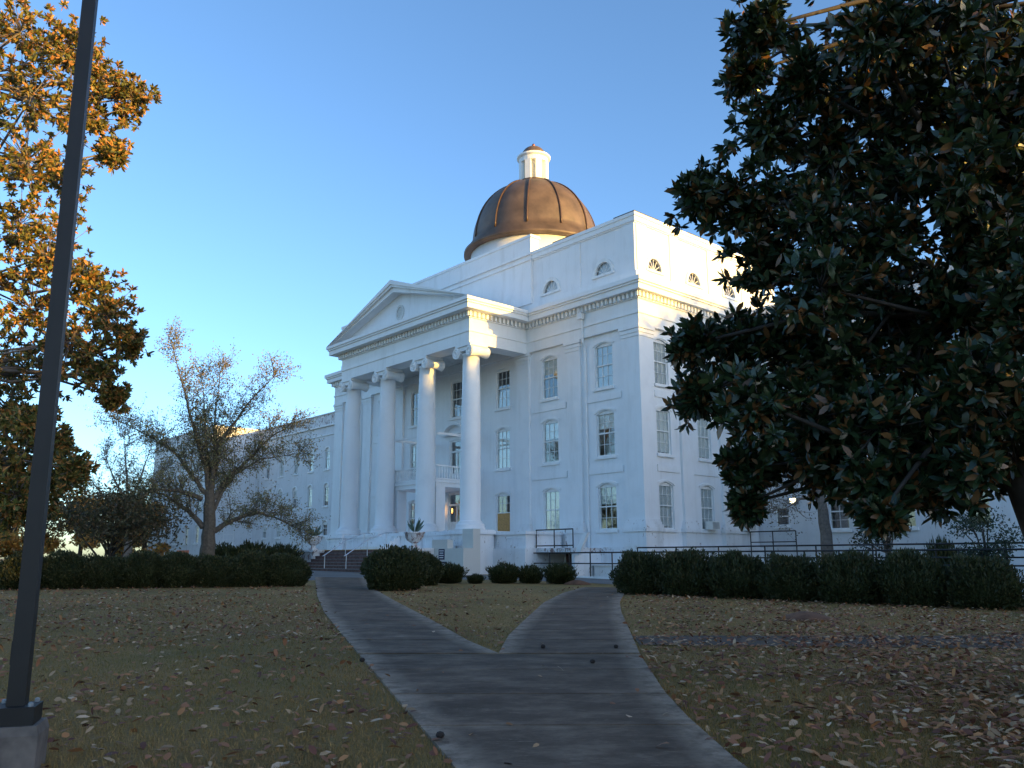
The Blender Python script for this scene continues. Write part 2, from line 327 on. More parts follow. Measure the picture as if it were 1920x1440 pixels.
for z in (2.02,6.0,10.1):
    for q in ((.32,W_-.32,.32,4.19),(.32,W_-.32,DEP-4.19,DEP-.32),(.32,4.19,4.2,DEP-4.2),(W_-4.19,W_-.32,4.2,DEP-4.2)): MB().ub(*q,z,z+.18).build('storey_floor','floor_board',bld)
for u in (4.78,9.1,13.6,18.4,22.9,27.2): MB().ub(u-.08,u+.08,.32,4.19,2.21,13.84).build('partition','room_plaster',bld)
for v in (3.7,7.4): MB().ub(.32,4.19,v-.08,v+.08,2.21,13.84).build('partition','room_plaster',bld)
mb=MB(); mb.ub(-.25,W_+.25,-.25,DEP+.25,-.6,2.0); mb.build('plinth','white_base',bld)
# spandrel bands between pilasters
pil=[.62,4.85,9.2,UC*2-9.2,UC*2-4.85,W_-.62]
for z in (5.98,10.03):
    for a,b_ in zip(pil,pil[1:]):
        if b_-a>7: continue
        MB().ub(a+.72,b_-.72,-.06,-.002,z,z+.36).build('string_band','white_wall',bld)
    for a,b_ in ((.85+.3,3.7-.6),(3.7+.6,7.4-.6),(7.4+.6,10.5)): MB().box(.002,.06,a,b_,z,z+.36).build('string_band','white_wall',bld)
def pilaster(u0,u1,v0,v1,z0=3.0,ztop=13.86):
    r=MB().box(-u1,-u0,v0,v1,z0+.42,ztop-.62).build('pilaster','white_wall',bld)
    c=MB(); 
    for k,(e,z) in enumerate(((.035,ztop-.62),(.075,ztop-.42),(.12,ztop-.2))): c.box(-u1-e,-u0+e,v0-e,v1+e,z,z+(.2 if k<2 else .2))
    c.build('capital','white_trim',r)
    b_=MB(); b_.box(-u1-.16,-u0+.16,v0-.16,v1+.16,z0,z0+.16); b_.box(-u1-.10,-u0+.10,v0-.10,v1+.10,z0+.16,z0+.30); b_.box(-u1-.05,-u0+.05,v0-.05,v1+.05,z0+.30,z0+.42); b_.build('pilaster_base','white_base',r)
    p=MB(); p.box(-u1-.22,-u0+.22,v0-.22,v1+.22,2.78,z0); p.box(-u1-.14,-u0+.14,v0-.14,v1+.14,2.0,2.78); p.build('pedestal','white_base',r)
pilaster(-.12,1.1,-.15,1.0); pilaster(W_-1.1,W_+.12,-.15,1.0)
for u in pil[1:-1]: pilaster(u-.55,u+.55,-.15,-.002)
for v in (3.7,7.4): pilaster(-.15,-.002,v-.5,v+.5)
SH={(2.6,0):[('blind_grey',.55,1)],(6.95,0):[('shade_cloth',.04,1)],(11.24,0):[('plywood',.03,.5)],(2.6,1):[('shade_cloth',.6,1)],(6.95,1):[('shade_cloth',.55,1)],(11.24,1):[('shade_cloth',.03,1)],(6.95,2):[('shade_cloth',.58,1)],(2.6,2):[('blind_grey',.0,1)],(11.24,2):[('blind_grey',.0,.45)],(20.76,1):[('blind_grey',.0,1)]}
for u in fu:
    for k,(a,b_) in enumerate(fl):
        if u>27 and False: continue
        window(bld,fF,u,1.32,a,b_,.21,shade=SH.get((u,k),[('shade_cloth',.5,1)] if u>16 and k!=2 else None))
for v in sv_:
    for k,(a,b_) in enumerate(fl): window(bld,fS,v,1.22,a,b_,.2,shade={0:[('blind_grey',.05,1)],1:[('shade_cloth',.05,1)],2:[('blind_grey',.05,1)]}[k])
window(bld,fF,UC,1.32,*fl[2],.17)
# balcony door with segmental hood, and entrance door
for nm,z0,z1,ww in (('balcony_door',6.22,9.25,1.5),('entrance_door',3.0,5.7,1.7)):
    d=MB(); d.box(-UC-ww/2,-UC-ww/2+.12,.08,.2,z0,z1); d.box(-UC+ww/2-.12,-UC+ww/2,.08,.2,z0,z1); d.box(-UC-ww/2+.12,-UC+ww/2-.12,.08,.2,z1-.12,z1); d.box(-UC-ww/2+.12,-UC+ww/2-.12,.08,.2,z1-.85,z1-.73)
    d.box(-UC-.05,-UC+.05,.1,.18,z0,z1-.85); d.box(-UC-ww/2+.12,-UC-.05,.12,.17,z0,z0+.8); d.box(-UC+.05,-UC+ww/2-.12,.12,.17,z0,z0+.8)
    q=d.build(nm,'frame_paint',bld)
    for a,b_,c0,c1 in ((-ww/2+.12,-.05,z0+.8,z1-.85),(.05,ww/2-.12,z0+.8,z1-.85),(-ww/2+.12,ww/2-.12,z1-.73,z1-.12)): MB().box(-UC+a,-UC+b_,.14,.146,c0,c1).build('door_glass','window_glass',q)
mb=MB(); n=12; Wd=1.25
for i in range(n):
    t0,t1=-1+2*i/n,-1+2*(i+1)/n; z=lambda t:9.75+.62*(1-t*t)
    mb.add([(-UC+t0*Wd,-.35,z(t0)-.13),(-UC+t1*Wd,-.35,z(t1)-.13),(-UC+t1*Wd,-.35,z(t1)),(-UC+t0*Wd,-.35,z(t0)),(-UC+t0*Wd,-.0,z(t0)-.13),(-UC+t1*Wd,-.0,z(t1)-.13),(-UC+t1*Wd,0,z(t1)),(-UC+t0*Wd,0,z(t0))],[(0,1,2,3),(3,2,6,7),(0,4,5,1)])
mb.box(-UC-Wd-.08,-UC+Wd+.08,-.38,0,9.55,9.72); mb.build('door_hood','white_trim',bld)
# entablature, dentils, cornice (main block + portico)
PU0,PU1,PV=8.75,23.25,-4.75
mb=MB(); mb.ub(-.2,W_+.2,-.2,DEP+.2,13.86,14.48); mb.ub(-.26,W_+.26,-.26,DEP+.26,14.48,14.58); mb.ub(-.2,W_+.2,-.2,DEP+.2,14.58,15.3)
mb.ub(-.28,W_+.28,-.28,DEP+.28,15.3,15.66)
for a,b_,v0,v1 in ((PU0,PU1,PV,PV+1.1),(PU0,PU0+1.1,PV+1.1,-.2),(PU1-1.1,PU1,PV+1.1,-.2)): mb.ub(a,b_,v0,v1-.002 if v1==-.2 else v1,13.80,14.48)
mb.ub(PU0-.06,PU1+.06,PV-.06,-.262,14.48,14.58); mb.ub(PU0,PU1,PV,-.202,14.58,15.3); mb.ub(PU0-.08,PU1+.08,PV-.08,-.282,15.3,15.66)
mb.build('entablature','white_trim',bld)
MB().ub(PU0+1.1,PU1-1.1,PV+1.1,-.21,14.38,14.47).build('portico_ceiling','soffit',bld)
mb=MB(); st=.31
def dentrow(s0,s1,fn):
    n=int((s1-s0)/st); g=(s1-s0)/n
    for i in range(n): fn(s0+g*(i+.25),s0+g*(i+.75))
dentrow(-.45,PU0-.1,lambda a,b_:mb.ub(a,b_,-.45,-.28,15.36,15.66)); dentrow(PU1+.1,W_+.45,lambda a,b_:mb.ub(a,b_,-.45,-.28,15.36,15.66))
dentrow(-.45,DEP,lambda a,b_:mb.box(.28,.45,a,b_,15.36,15.66)); dentrow(PU0-.25,PU1+.25,lambda a,b_:mb.ub(a,b_,PV-.25,PV-.08,15.36,15.66))
dentrow(PV-.25,-.5,lambda a,b_:mb.ub(PU0-.25,PU0-.08,a,b_,15.36,15.66)); dentrow(PV-.25,-.5,lambda a,b_:mb.ub(PU1+.08,PU1+.25,a,b_,15.36,15.66))
mb.build('dentil_band','white_trim',bld)['kind']='stuff'
mb=MB()
for e,z0,z1 in ((.70,15.66,15.98),(.78,15.98,16.10),(.86,16.10,16.35)):
    mb.ub(-e,W_+e,-e,DEP+e,z0,z1); mb.ub(PU0-e,PU1+e,PV-e,-e-.002,z0,z1 if z1<16.3 else 16.30)
mb.build('cornice','white_trim',bld)
# pediment
apz=19.3; hw=PU1+.86-UC; zb_=16.30; sl=(apz-zb_)/hw
tym=MB(); tym.add([(-UC-hw+.1,PV,zb_+.002),(-UC+hw-.1,PV,zb_+.002),(-UC,PV,apz-.08)],[(0,1,2)]); tym.build('tympanum','white_wall',bld)
rk=MB()
for s in (-1,1):
    for d0,d1,o0,o1 in ((.0,.30,-.86,.4),(.30,.46,-.78,.3),(.46,.80,-.62,.2)):
        A=[(s*hw,zb_+.02-d0*.0),(0,apz)]
        P=lambda x,dd:( -UC+x, zb_+ (hw-abs(x))*sl - dd)
        xo=s*(hw); q=[]
        for y in (PV+o0,-.2 if d0==0 else PV+.05):
            for x,dd in ((xo,d0),(0,d0),(0,d1),(s*(hw-max(0,(d1)/sl*.0)),d1)):
                px,pz=P(x,dd); q.append((px,y,max(pz,zb_+.003)))
        rk.add(q,[(0,1,2,3),(7,6,5,4),(0,4,5,1),(3,2,6,7),(0,3,7,4)])
rk.build('raking_cornice','white_trim',bld)
vt=MB(); vc=(-UC,17.22)
for i in range(20):
    a,b_=2*math.pi*i/20,2*math.pi*(i+1)/20; r0,r1=.33,.46
    p=lambda r,t,y:(vc[0]+r*math.cos(t),y,vc[1]+r*math.sin(t)*1.15)
    vt.add([p(r0,a,PV-.06),p(r0,b_,PV-.06),p(r1,b_,PV-.06),p(r1,a,PV-.06),p(r1,a,PV),p(r1,b_,PV),p(r0,a,PV-.005),p(r0,b_,PV-.005)],[(0,1,2,3),(3,2,5,4),(0,6,7,1)])
    vt.add([p(0,0,PV-.008),p(r0,a,PV-.008),p(r0,b_,PV-.008)],[(0,1,2)])
for k in range(-2,3): vt.box(vc[0]-.28,vc[0]+.28,PV-.035,PV-.01,vc[1]+k*.13-.02,vc[1]+k*.13+.02)
vt.build('round_vent','blind_grey',bld)
# attic storey
zA0,zA1=16.35,20.45
lun=[(u,1.4,17.48,18.28,.69) for u in (2.6,6.95)]+[(W_-u,1.4,17.48,18.28,.69) for u in (2.6,6.95)]
lunS=[(v,1.35,17.42,18.22,.66) for v in (1.85,5.55,9.25)]
mb=MB(); fFA=lambda s,z,d:(-s,.2+d,z); fSA=lambda s,z,d:(-.2-d,s,z)
wall(mb,fFA,.2,W_-.2,zA0,zA1,lun,.2); wall(mb,fSA,.2,DEP-.2,zA0,zA1,lunS,.2)
mb.add([(-W_+.2,.2,zA0),(-W_+.2,DEP-.2,zA0),(-W_+.2,DEP-.2,zA1),(-W_+.2,.2,zA1)],[(0,1,2,3)]); mb.add([(-.2,DEP-.2,zA0),(-W_+.2,DEP-.2,zA0),(-W_+.2,DEP-.2,zA1),(-.2,DEP-.2,zA1)],[(0,1,2,3)])
mb.add([(-.2,.2,20.0),(-W_+.2,.2,20.0),(-W_+.2,DEP-.2,20.0),(-.2,DEP-.2,20.0)],[(0,1,2,3)])
mb.build('attic_wall','white_wall',bld)
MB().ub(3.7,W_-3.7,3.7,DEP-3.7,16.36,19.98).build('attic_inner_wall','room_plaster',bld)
mb=MB()
def ringf(e,i,z0,z1):   # frame of four butted boxes
    a,b_,c0,c1=.2-e,W_-.2+e,.2-e,DEP-.2+e; t=e+i
    mb.ub(a,b_,c0,c0+t,z0,z1); mb.ub(a,b_,c1-t,c1,z0,z1); mb.ub(a,a+t,c0+t,c1-t,z0,z1); mb.ub(b_-t,b_,c0+t,c1-t,z0,z1)
ringf(.06,.3,19.92,20.0); ringf(.12,.3,20.0,20.3); ringf(.17,.3,20.3,20.5); ringf(.08,-.002,16.352,17.1)
mb.build('attic_cap','white_trim',bld)
for u in (.62,4.8,9.15,W_-9.15,W_-4.8,W_-.62): MB().ub(u-.42,u+.42,.14,.198,17.1,19.9).build('attic_pilaster','white_wall',bld)
for v in (.72,3.7,7.4,11.): MB().box(-.198,-.14,v-.42,v+.42,17.1,19.9).build('attic_pilaster','white_wall',bld)
MB().ub(8.55,W_-8.55,.02,.75,17.1,21.5).build('raised_parapet','white_wall',bld); MB().ub(8.5,W_-8.5,-.08,.018,19.95,20.12).build('string_band','white_trim',bld); MB().ub(8.5,W_-8.5,-.12,.018,20.3,20.45).build('string_band','white_trim',bld); MB().ub(8.45,W_-8.45,-.04,.80,21.5,21.68).build('parapet_coping','white_trim',bld)
for q in ((.05,1.6,.05,.6),(.05,.5,.6,2.3),(4.6,6.6,.05,.5),(.05,.5,5,7)): MB().ub(*q,20.502,20.57).build('flashing','flashing',bld)
def lunette(f,c,w,zb,zt,rise):
    fr_=MB(); n=14
    for i in range(n):
        a,b_=math.pi*i/n,math.pi*(i+1)/n
        for r0,r1,d0 in ((w/2-.07,w/2+.12,-.05),):
            P=lambda r,t,d:f(c+r*math.cos(t),zb+r*math.sin(t)*(zt-zb)/(w/2),d)
            fr_.add([P(r0,a,d0),P(r0,b_,d0),P(r1,b_,d0),P(r1,a,d0),P(r1,a,0),P(r1,b_,0),P(r0,a,.12),P(r0,b_,.12)],[(0,1,2,3),(3,2,5,4),(0,6,7,1)])
    for k in range(1,6):
        t=math.pi*k/6; d=.018
        P=lambda r,s:f(c+r*math.cos(t)-s*math.sin(t)*d,zb+(r*math.sin(t)+s*math.cos(t)*d)*(zt-zb)/(w/2),.06)
        fr_.add([P(.08,-1),P(w/2-.07,-1),P(w/2-.07,1),P(.08,1)],[(0,1,2,3)])
    p0=f(c-w/2-.15,zb-.14,-.10); p1=f(c+w/2+.15,zb,.1); fr_.box(min(p0[0],p1[0]),max(p0[0],p1[0]),min(p0[1],p1[1]),max(p0[1],p1[1]),zb-.14,zb-.003)
    q=fr_.build('lunette_window','frame_paint',bld); g=MB(); vs=[f(c,zb,.1)]+[f(c+(w/2)*math.cos(math.pi*i/n),zb+(zt-zb)*math.sin(math.pi*i/n),.1) for i in range(n+1)]
    g.add(vs,[(0,i,i+1) for i in range(1,n+1)]); g.build('pane','window_glass',q)
for o in lun: lunette(fFA,*o); MB().ub(o[0]-.6,o[0]+.6,.42,.45,17.5,18.2).build('window_shade_or_backing','blind_grey',bld)  # pale plates added behind front lunettes, standing in for the glass's bright reflection
for o in lunS: lunette(fSA,*o)
# dome
dc=(-UC,7.4); mb=MB(); mb.lathe([(4.9,19.6),(4.9,24.0)],48,dc); mb.build('dome_drum','white_wall',bld,True)
R0,z0d,kz=4.78,24.95,1.07; th=[i/16*math.acos(1.0/R0) for i in range(17)]
prof=[(5.0,23.95),(5.42,24.0),(5.42,24.22),(5.12,24.36),(5.08,24.62),(4.9,24.72),(4.88,24.93)]+[(R0*math.cos(a),z0d+R0*kz*math.sin(a)) for a in th]
dome=MB().lathe(prof,64,dc).build('dome','dome_metal',bld,True)
for k in range(12):
    a0=2*math.pi*(k+.35)/12; r=MB(); pts=[(dc[0]+(R0*math.cos(a)+.03)*math.cos(a0),dc[1]+(R0*math.cos(a)+.03)*math.sin(a0),z0d+R0*kz*math.sin(a)+.02) for a in th]; r.tube(pts,.07,6); r.build('rib','dome_rib_metal',dome,True)
ztop=z0d+R0*kz*math.sin(th[-1]); mb=MB(); mb.lathe([(1.35,ztop-.25),(1.3,ztop+.12),(1.05,ztop+.2)],24,dc); mb.build('lantern_base','dome_metal',dome,True)
lt=MB(); lz0,lz1=ztop+.1,ztop+2.1
for k in range(8):
    a=math.pi/8+k*math.pi/4; c_,s_=math.cos(a),math.sin(a); w2=.24
    lt.add([(dc[0]+c_*r-s_*q,dc[1]+s_*r+c_*q,z) for z in (lz0,lz1) for r,q in ((.88,-w2),(1.14,-w2),(1.14,w2),(.88,w2))],[(0,1,5,4),(1,2,6,5),(2,3,7,6),(3,0,4,7)])
lt.lathe([(1.16,lz1-.34),(1.16,lz1),(1.32,lz1+.1),(1.32,lz1+.24),(1.0,lz1+.26)],32,dc); lt.build('lantern','white_trim',dome)
lv=MB().lathe([(.93,lz0),(.93,lz1-.3)],24,dc); lv.build('lantern_louvre','louvre',dome)
MB().lathe([(1.02,lz1+.24)]+[(.98*math.cos(a),lz1+.26+.92*math.sin(a)) for a in [i*math.pi/2/9 for i in range(9)]]+[(.04,lz1+1.19)],24,dc).build('lantern_cap','dome_metal',dome,True)
MB().lathe([(.05,lz1+1.15),(.13,lz1+1.25),(.13,lz1+1.36),(.05,lz1+1.46)],10,dc).build('finial','copper_finial',dome,True)
# portico: floor, pedestals, columns
pv=-4.1; cu=[UC-6.64,UC-2.23,UC+2.23,UC+6.64]
mb=MB(); mb.ub(PU0-.2,PU1+.2,-4.95,-.252,.0,2.96); mb.build('portico_floor','white_base',bld)
def panel(mb,u0,u1,z0,z1,v):     # raised frame round a sunken panel
    for a,b_,c0,c1 in ((u0,u1,z0,z0+.05),(u0,u1,z1-.05,z1),(u0,u0+.05,z0+.05,z1-.05),(u1-.05,u1,z0+.05,z1-.05)): mb.ub(a,b_,v-.025,v,c0,c1)
for u in cu:
    mb=MB(); mb.ub(u-1.0,u+1.0,pv-1.05,pv+.9,.0,2.76); mb.ub(u-1.12,u+1.12,pv-1.17,pv+1.0,2.76,2.9); mb.ub(u-1.06,u+1.06,pv-1.11,pv+.95,2.9,3.02); panel(mb,u-.7,u+.7,2.12,2.6,pv-1.05); mb.build('pedestal','white_base',bld)
    zc=13.8; prof=[(.86,3.02),(.86,3.14),(.80,3.2),(.84,3.27),(.78,3.36),(.68,3.40),(.70,3.47),(.62,3.52)]+[(.60-.10*max(0,(i/12-.25)/.75)**1.4,3.55+(13.15-3.55)*i/12) for i in range(13)]+[(.55,13.18),(.55,13.24),(.5,13.26)]
    c=MB().lathe(prof,32,(-u,pv)).build('column','white_column',bld,True)
    k=MB(); k.ub(u-.72,u+.72,pv-.66,pv+.66,13.66,13.80); k.ub(u-.62,u+.62,pv-.56,pv+.56,13.42,13.66)
    for s in (-1,1):   # bolsters along v with waist
        cx=-u+s*.62; n=18; ys=[-.66,-.5,-.2,0,.2,.5,.66]; rr=[.34,.30,.25,.23,.25,.30,.34]; vs=[]
        for y,r in zip(ys,rr): vs+=[(cx+r*math.cos(2*math.pi*i/n),pv+y,13.32+r*math.sin(2*math.pi*i/n)) for i in range(n)]
        k.add(vs,[(j*n+i,j*n+(i+1)%n,(j+1)*n+(i+1)%n,(j+1)*n+i) for j in range(len(ys)-1) for i in range(n)]+[tuple(range(n)),tuple((len(ys)-1)*n+i for i in range(n))])
    k.build('capital','white_trim',c)
    for s in (-1,1):
        for y0,y1 in ((pv-.70,pv-.66),(pv+.66,pv+.70)):
            pts=[]
            for i in range(34):
                t=i/33; a=s*(-math.pi*.5+t*2*math.pi*1.9)*-1; r=.315*(1-t)+.05*t; pts.append((-u+s*.62+r*math.cos(a)*s,(y0+y1)/2,13.32+r*math.sin(a)))
            MB().tube(pts,.032,5).build('volute_spiral','white_trim',c)
for a,b_ in ((cu[0]+1.02,cu[1]-1.02),(cu[2]+1.02,cu[3]-1.02)):
    mb=MB(); mb.ub(a,b_,-4.99,-4.953,2.0,2.74); mb.ub(a,b_,-5.06,-4.953,2.74,2.955); panel(mb,a+.3,b_-.3,2.12,2.6,-4.99); mb.build('parapet_panel','white_base',bld)
for k in range(5): MB().ub(cu[1]+1.02,cu[2]-1.02,-5.0-.3*(5-k),-4.955,1.99+.16*k,1.99+.16*(k+1)).build('step','white_base',bld)
# terrace and front flight of brick steps
SU0,SU1=11.2,21.0
MB().ub(SU0-1.6,SU1+1.6,-6.5,-4.953,.0,1.985).build('terrace','white_base',bld)
for k in range(7):
    v=-6.5-.31*(7-k); z1=.70+.185*(k+1)-.01; s=MB().ub(SU0,SU1,v,-6.502,z1-.185 if k else .2,z1-.03).build('step','brick_step',bld); MB().ub(SU0,SU1,v-.025,v+.30,z1-.03,z1).build('tread','step_tread' if k<6 else 'yellow_paint',s)
for a,b_,nm in ((SU1+.02,SU1+1.6,'cheek_wall'),(SU0-1.6,SU0-.02,'cheek_wall')):
    mb=MB(); mb.ub(a,b_,-7.6,-6.503,.2,1.86); mb.ub(a-.08,b_+.08,-7.68,-6.503,1.86,2.0); mb.ub(a+.1,b_-.1,-8.5,-7.602,.2,1.2); mb.build(nm,'white_peeling',bld)
for u in (15.2,17.7):   # steel handrails
    r=MB(); P=[(-u,-8.6,.72+.95),(-u,-7.2,1.7+.85),(-u,-5.9,2.0+1.0)]
    r.tube([(-u,-8.75,1.6)]+P+[(-u,-5.5,3.0)],.03,8)
    for q,zz in ((-8.6,.6),(-7.2,1.4),(-5.9,1.98)): r.tube([(-u,q,zz),(-u,q,{-8.6:1.67,-7.2:2.55,-5.9:3.0}[q])],.025,8)
    o=r.build('handrail','steel_rail'); o.location=BO; o.rotation_euler=(0,0,BRZ); tag(o,'%s sloping steel handrail on the front brick steps'%('left' if u>16 else 'right'),'handrail','steel handrails on the steps')
# balcony
mb=MB(); b0,b1,bv=13.5,18.5,-3.5
mb.ub(b0,b1,bv,-.002,5.78,6.05); mb.ub(b0-.08,b1+.08,bv-.08,-.002,6.05,6.22); mb.build('balcony_deck','white_trim',bld)
mb=MB(); zt=7.15
for a in (b0+.08,b1-.08): mb.ub(a-.06,a+.06,bv+.14,-.02,zt-.1,zt); mb.ub(a-.05,a+.05,bv+.14,-.02,6.25,6.33); 
mb.ub(b0+.02,b1-.02,bv+.02,bv+.14,zt-.1,zt); mb.ub(b0+.03,b1-.03,bv+.03,bv+.13,6.25,6.33)
def balu(x,y): mb.lathe([(.035,6.33),(.055,6.45),(.03,6.6),(.055,6.8),(.03,6.95),(.04,7.05)],6,(x,y))
for i in range(24): balu(-(b0+.2+(b1-b0-.4)*i/23),bv+.08)
for a in (b0+.08,b1-.08):
    for i in range(16): balu(-a,bv+.3+(-.1-bv-.3)*i/15)
mb.build('balustrade','white_trim',bld)
for u in (b0+.4,b1-.4): MB().ub(u-.37,u+.37,bv+.05,bv+.75,2.965,5.778).build('balcony_pier','white_column',bld)
mb=MB()
for u in (b0+.1,b1-.1): mb.ub(u-.06,u+.06,bv+.1,-.002,9.05,9.2); mb.ub(u-.03,u+.03,-.3,-.24,7.15,9.05)
mb.ub(b0+.16,b1-.16,bv+.1,bv+.2,9.07,9.18); mb.build('awning_beam','white_trim',bld)
# downpipes
for u in (3.92,W_-3.92):
    mb=MB(); mb.tube([(-u,-.55,15.6),(-u,-.36,15.2),(-u,-.30,14.9),(-u,-.26,13.6),(-u,-.1,13.3),(-u,-.1,2.0)],.06,8); mb.ub(u-.16,u+.16,-.52,-.27,14.95,15.3); mb.build('downpipe','white_trim',bld)
# side landing block, landing, void below, beige wall with signs
mb=MB(); mb.ub(5.9,8.5,-3.0,-.252,.0,2.72); mb.ub(5.78,8.5,-3.12,-.252,2.72,2.9); panel(mb,6.1,7.1,2.1,2.55,-3.0); panel(mb,7.3,8.3,2.1,2.55,-3.0); mb.ub(5.7,8.55,-3.25,-.252,.0,1.98); mb.build('landing_block','white_base',bld)
mb=MB(); mb.ub(2.9,5.88,-2.4,-.252,1.72,1.97); mb.build('landing_slab','white_peeling',bld)
MB().ub(2.9,3.12,-2.3,-.255,.0,1.718).build('areaway_wall','white_base',bld)
ad=MB().ub(3.4,5.5,-.33,-.256,.3,1.66).build('recess_shade_panel','bark_grey',bld)  # invented back panel and boards; the recess's shade is put into their dark brown
for k in range(7): MB().ub(3.42+.295*k,3.69+.295*k,-.36,-.331,.32,1.64).build('recess_shade_board','brick_step',ad)
mb=MB(); mb.add([(-2.9,-2.35,1.6),(-2.55,-2.35,1.6),(-1.9,-2.35,2.75),(-2.2,-2.35,2.75),(-2.9,-2.2,1.6),(-2.55,-2.2,1.6),(-1.9,-2.2,2.75),(-2.2,-2.2,2.75)],[(0,1,2,3),(4,7,6,5),(0,4,5,1),(1,5,6,2),(2,6,7,3),(3,7,4,0)]); mb.build('brace','white_trim',bld)
mb=MB(); mb.ub(1.2,2.75,-1.0,-.252,.3,1.05); mb.ub(1.1,2.85,-1.1,-.252,1.05,1.12); mb.build('vent_housing','white_base',bld)
bx=bthing('sign_wall','beige stepped wall with two navy signs beside the front steps','wall')
mb=MB(); mb.ub(7.0,9.9,-6.45,-5.3,.2,1.98); mb.ub(8.45,9.85,-6.4,-6.0,1.98,2.45); mb.ub(7.0,7.9,-5.8,-5.3,1.98,3.0); mb.build('wall_block','beige_wall',bx)
def text(s,size,loc,parent,mat,name='lettering'):
    cu_=bpy.data.curves.new('t','FONT'); cu_.body=s; cu_.size=size; cu_.align_x='CENTER'; cu_.align_y='CENTER'; cu_.extrude=.004
    o=bpy.data.objects.new('t',cu_); col.objects.link(o); dg=bpy.context.evaluated_depsgraph_get(); me=bpy.data.meshes.new_from_object(o.evaluated_get(dg)); bpy.data.objects.remove(o)
    q=link(name,me,parent,mat); q.location=loc; q.rotation_euler=(R(90),0,0); return q
s1=MB().ub(8.62,9.13,-6.475,-6.452,1.38,1.95).build('notice_sign','sign_navy',bx); s2=MB().ub(8.4,9.33,-6.475,-6.452,.72,1.28).build('entrance_sign','sign_navy',bx)
for i in range(4): MB().box(-9.07+.03*(i%2),-8.68-.03*(i%2),-6.479,-6.4755,1.83-.12*i,1.87-.12*i).build('printed_line','sign_white',s1)
text('HANDICAP',.19,(-8.865,-6.479,1.12),s2,'sign_white'); text('ENTRANCE',.19,(-8.865,-6.479,.88),s2,'sign_white')
# wall lantern and plaque
lm=bthing('wall_lantern','lit black wall lantern beside the entrance door','lamp')
mb=MB(); lx,ly,lz=-17.35,-.42,4.55; mb.box(lx-.05,lx+.05,-.06,-.002,4.15,4.6); mb.tube([(lx,-.05,4.3),(lx,-.25,4.22),(lx,ly,4.3)],.03,6); mb.lathe([(.05,4.28),(.13,4.36),(.13,4.4)],8,(lx,ly)); mb.lathe([(.20,4.78),(.16,4.86),(.06,5.02),(.03,5.12),(.0,5.16)],8,(lx,ly))
for k in range(6): a=k*math.pi/3; mb.tube([(lx+.12*math.cos(a),ly+.12*math.sin(a),4.4),(lx+.17*math.cos(a),ly+.17*math.sin(a),4.78)],.012,4)
mb.build('lantern_body','black_iron',lm); MB().lathe([(.06,4.41),(.10,4.5),(.12,4.68),(.06,4.76)],10,(lx,ly)).build('lantern_glass','lamp_glow',lm,True)
pq=bthing('plaque_stand','green standing plaque near the entrance door','sign'); MB().ub(16.85,17.15,-1.0,-.96,3.35,4.35).build('plaque','green_plaque',pq); MB().ub(16.97,17.03,-1.05,-.99,2.965,3.34).build('post','black_iron',pq)
# urns with agaves
def urn(u,v,z,label):
    r=bthing('planter_urn',label,'planter','urns flanking the front steps'); x,y=-u,v
    MB().lathe([(.30,z),(.30,z+.08),(.16,z+.16),(.14,z+.26),(.40,z+.42),(.52,z+.62),(.54,z+.78),(.60,z+.82),(.60,z+.88),(.5,z+.88),(.46,z+.7)],20,(x,y)).build('bowl','white_peeling',r,True)
    MB().lathe([(.5,z+.74),(.25,z+.86),(.0,z+.9)],12,(x,y)).build('soil','soil_red',r)
    n=26; a=rng.uniform(0,2*math.pi,n); el=rng.uniform(.45,1.35,n); D=np.c_[np.cos(a)*np.cos(el),np.sin(a)*np.cos(el),np.sin(el)]
    link('agave',leafmesh('agave',np.tile([x,y,z+.84],(n,1))+D*.03,D,rng.uniform(.6,.95,n),.13,palette(n,[(.10,.16,.12),(.14,.20,.16)],[1,1]),True,.12),r,'leaf_soft')
urn(10.4,-7.2,2.0,'white urn with agave beside the navy signs'); urn(21.75,-7.2,2.0,'white urn with agave at the left end of the steps')
# window air conditioners
for v in (5.55,9.25):
    ac=bthing('air_conditioner','white window air conditioner %s on the right side wall'%('nearest the front corner' if v<6 else 'farther back'),'air conditioner','window air conditioners')
    MB().box(.02,.48,v-.35,v+.35,2.97,3.42).build('casing','shade_cloth',ac); g=MB()
    for k in range(7): g.box(.481,.50,v-.3,v+.3,3.02+.055*k,3.045+.055*k)
    g.build('grille','grey_metal',ac)
# ------------------------------------------------------------------ wings
def wing(name,label,u0,u1,v0,v1,zt,wins,wop=None):
    r=bthing(name,label,'building'); mb=MB(); wall(mb,lambda s,z,d:(-s,v0+d,z),min(u0,u1),max(u0,u1),-.5,zt-1.25,wins,.3)
    x0,x1=-max(u0,u1),-min(u0,u1)
    for x in (x0,x1): mb.add([(x,v0,-.5),(x,v1,-.5),(x,v1,zt-1.25),(x,v0,zt-1.25)],[(0,1,2,3)])
    mb.add([(x0,v1,-.5),(x1,v1,-.5),(x1,v1,zt-1.25),(x0,v1,zt-1.25)],[(0,1,2,3)]); mb.build('wall','wing_wall',r)
    mb=MB(); mb.box(x0,x1,v0,v1,zt-1.25,zt-.02); mb.build('parapet','white_peeling',r)
    mb=MB(); mb.box(x0-.1,x1+.1,v0-.12,v1,zt-.018,zt+.08); mb.box(x0-.1,x1+.1,v0-.22,v0-.002,zt-1.4,zt-1.22); mb.box(x0-.05,x1+.05,v0-.10,v0-.002,zt-2.4,zt-2.3); mb.build('cornice','white_trim',r)
    MB().box(x0+3.,x1-3.,v0+3.6,v1-3.6,-.4,zt-1.27).build('inner_wall','room_plaster',r)
    for z in (2.3,6.0,10.1): MB().box(x0+.32,x1-.32,v0+.32,v0+3.59,z,z+.18).build('storey_floor','floor_board',r)
    return r
lu=[52.4+3.6*k for k in range(-3,5)]
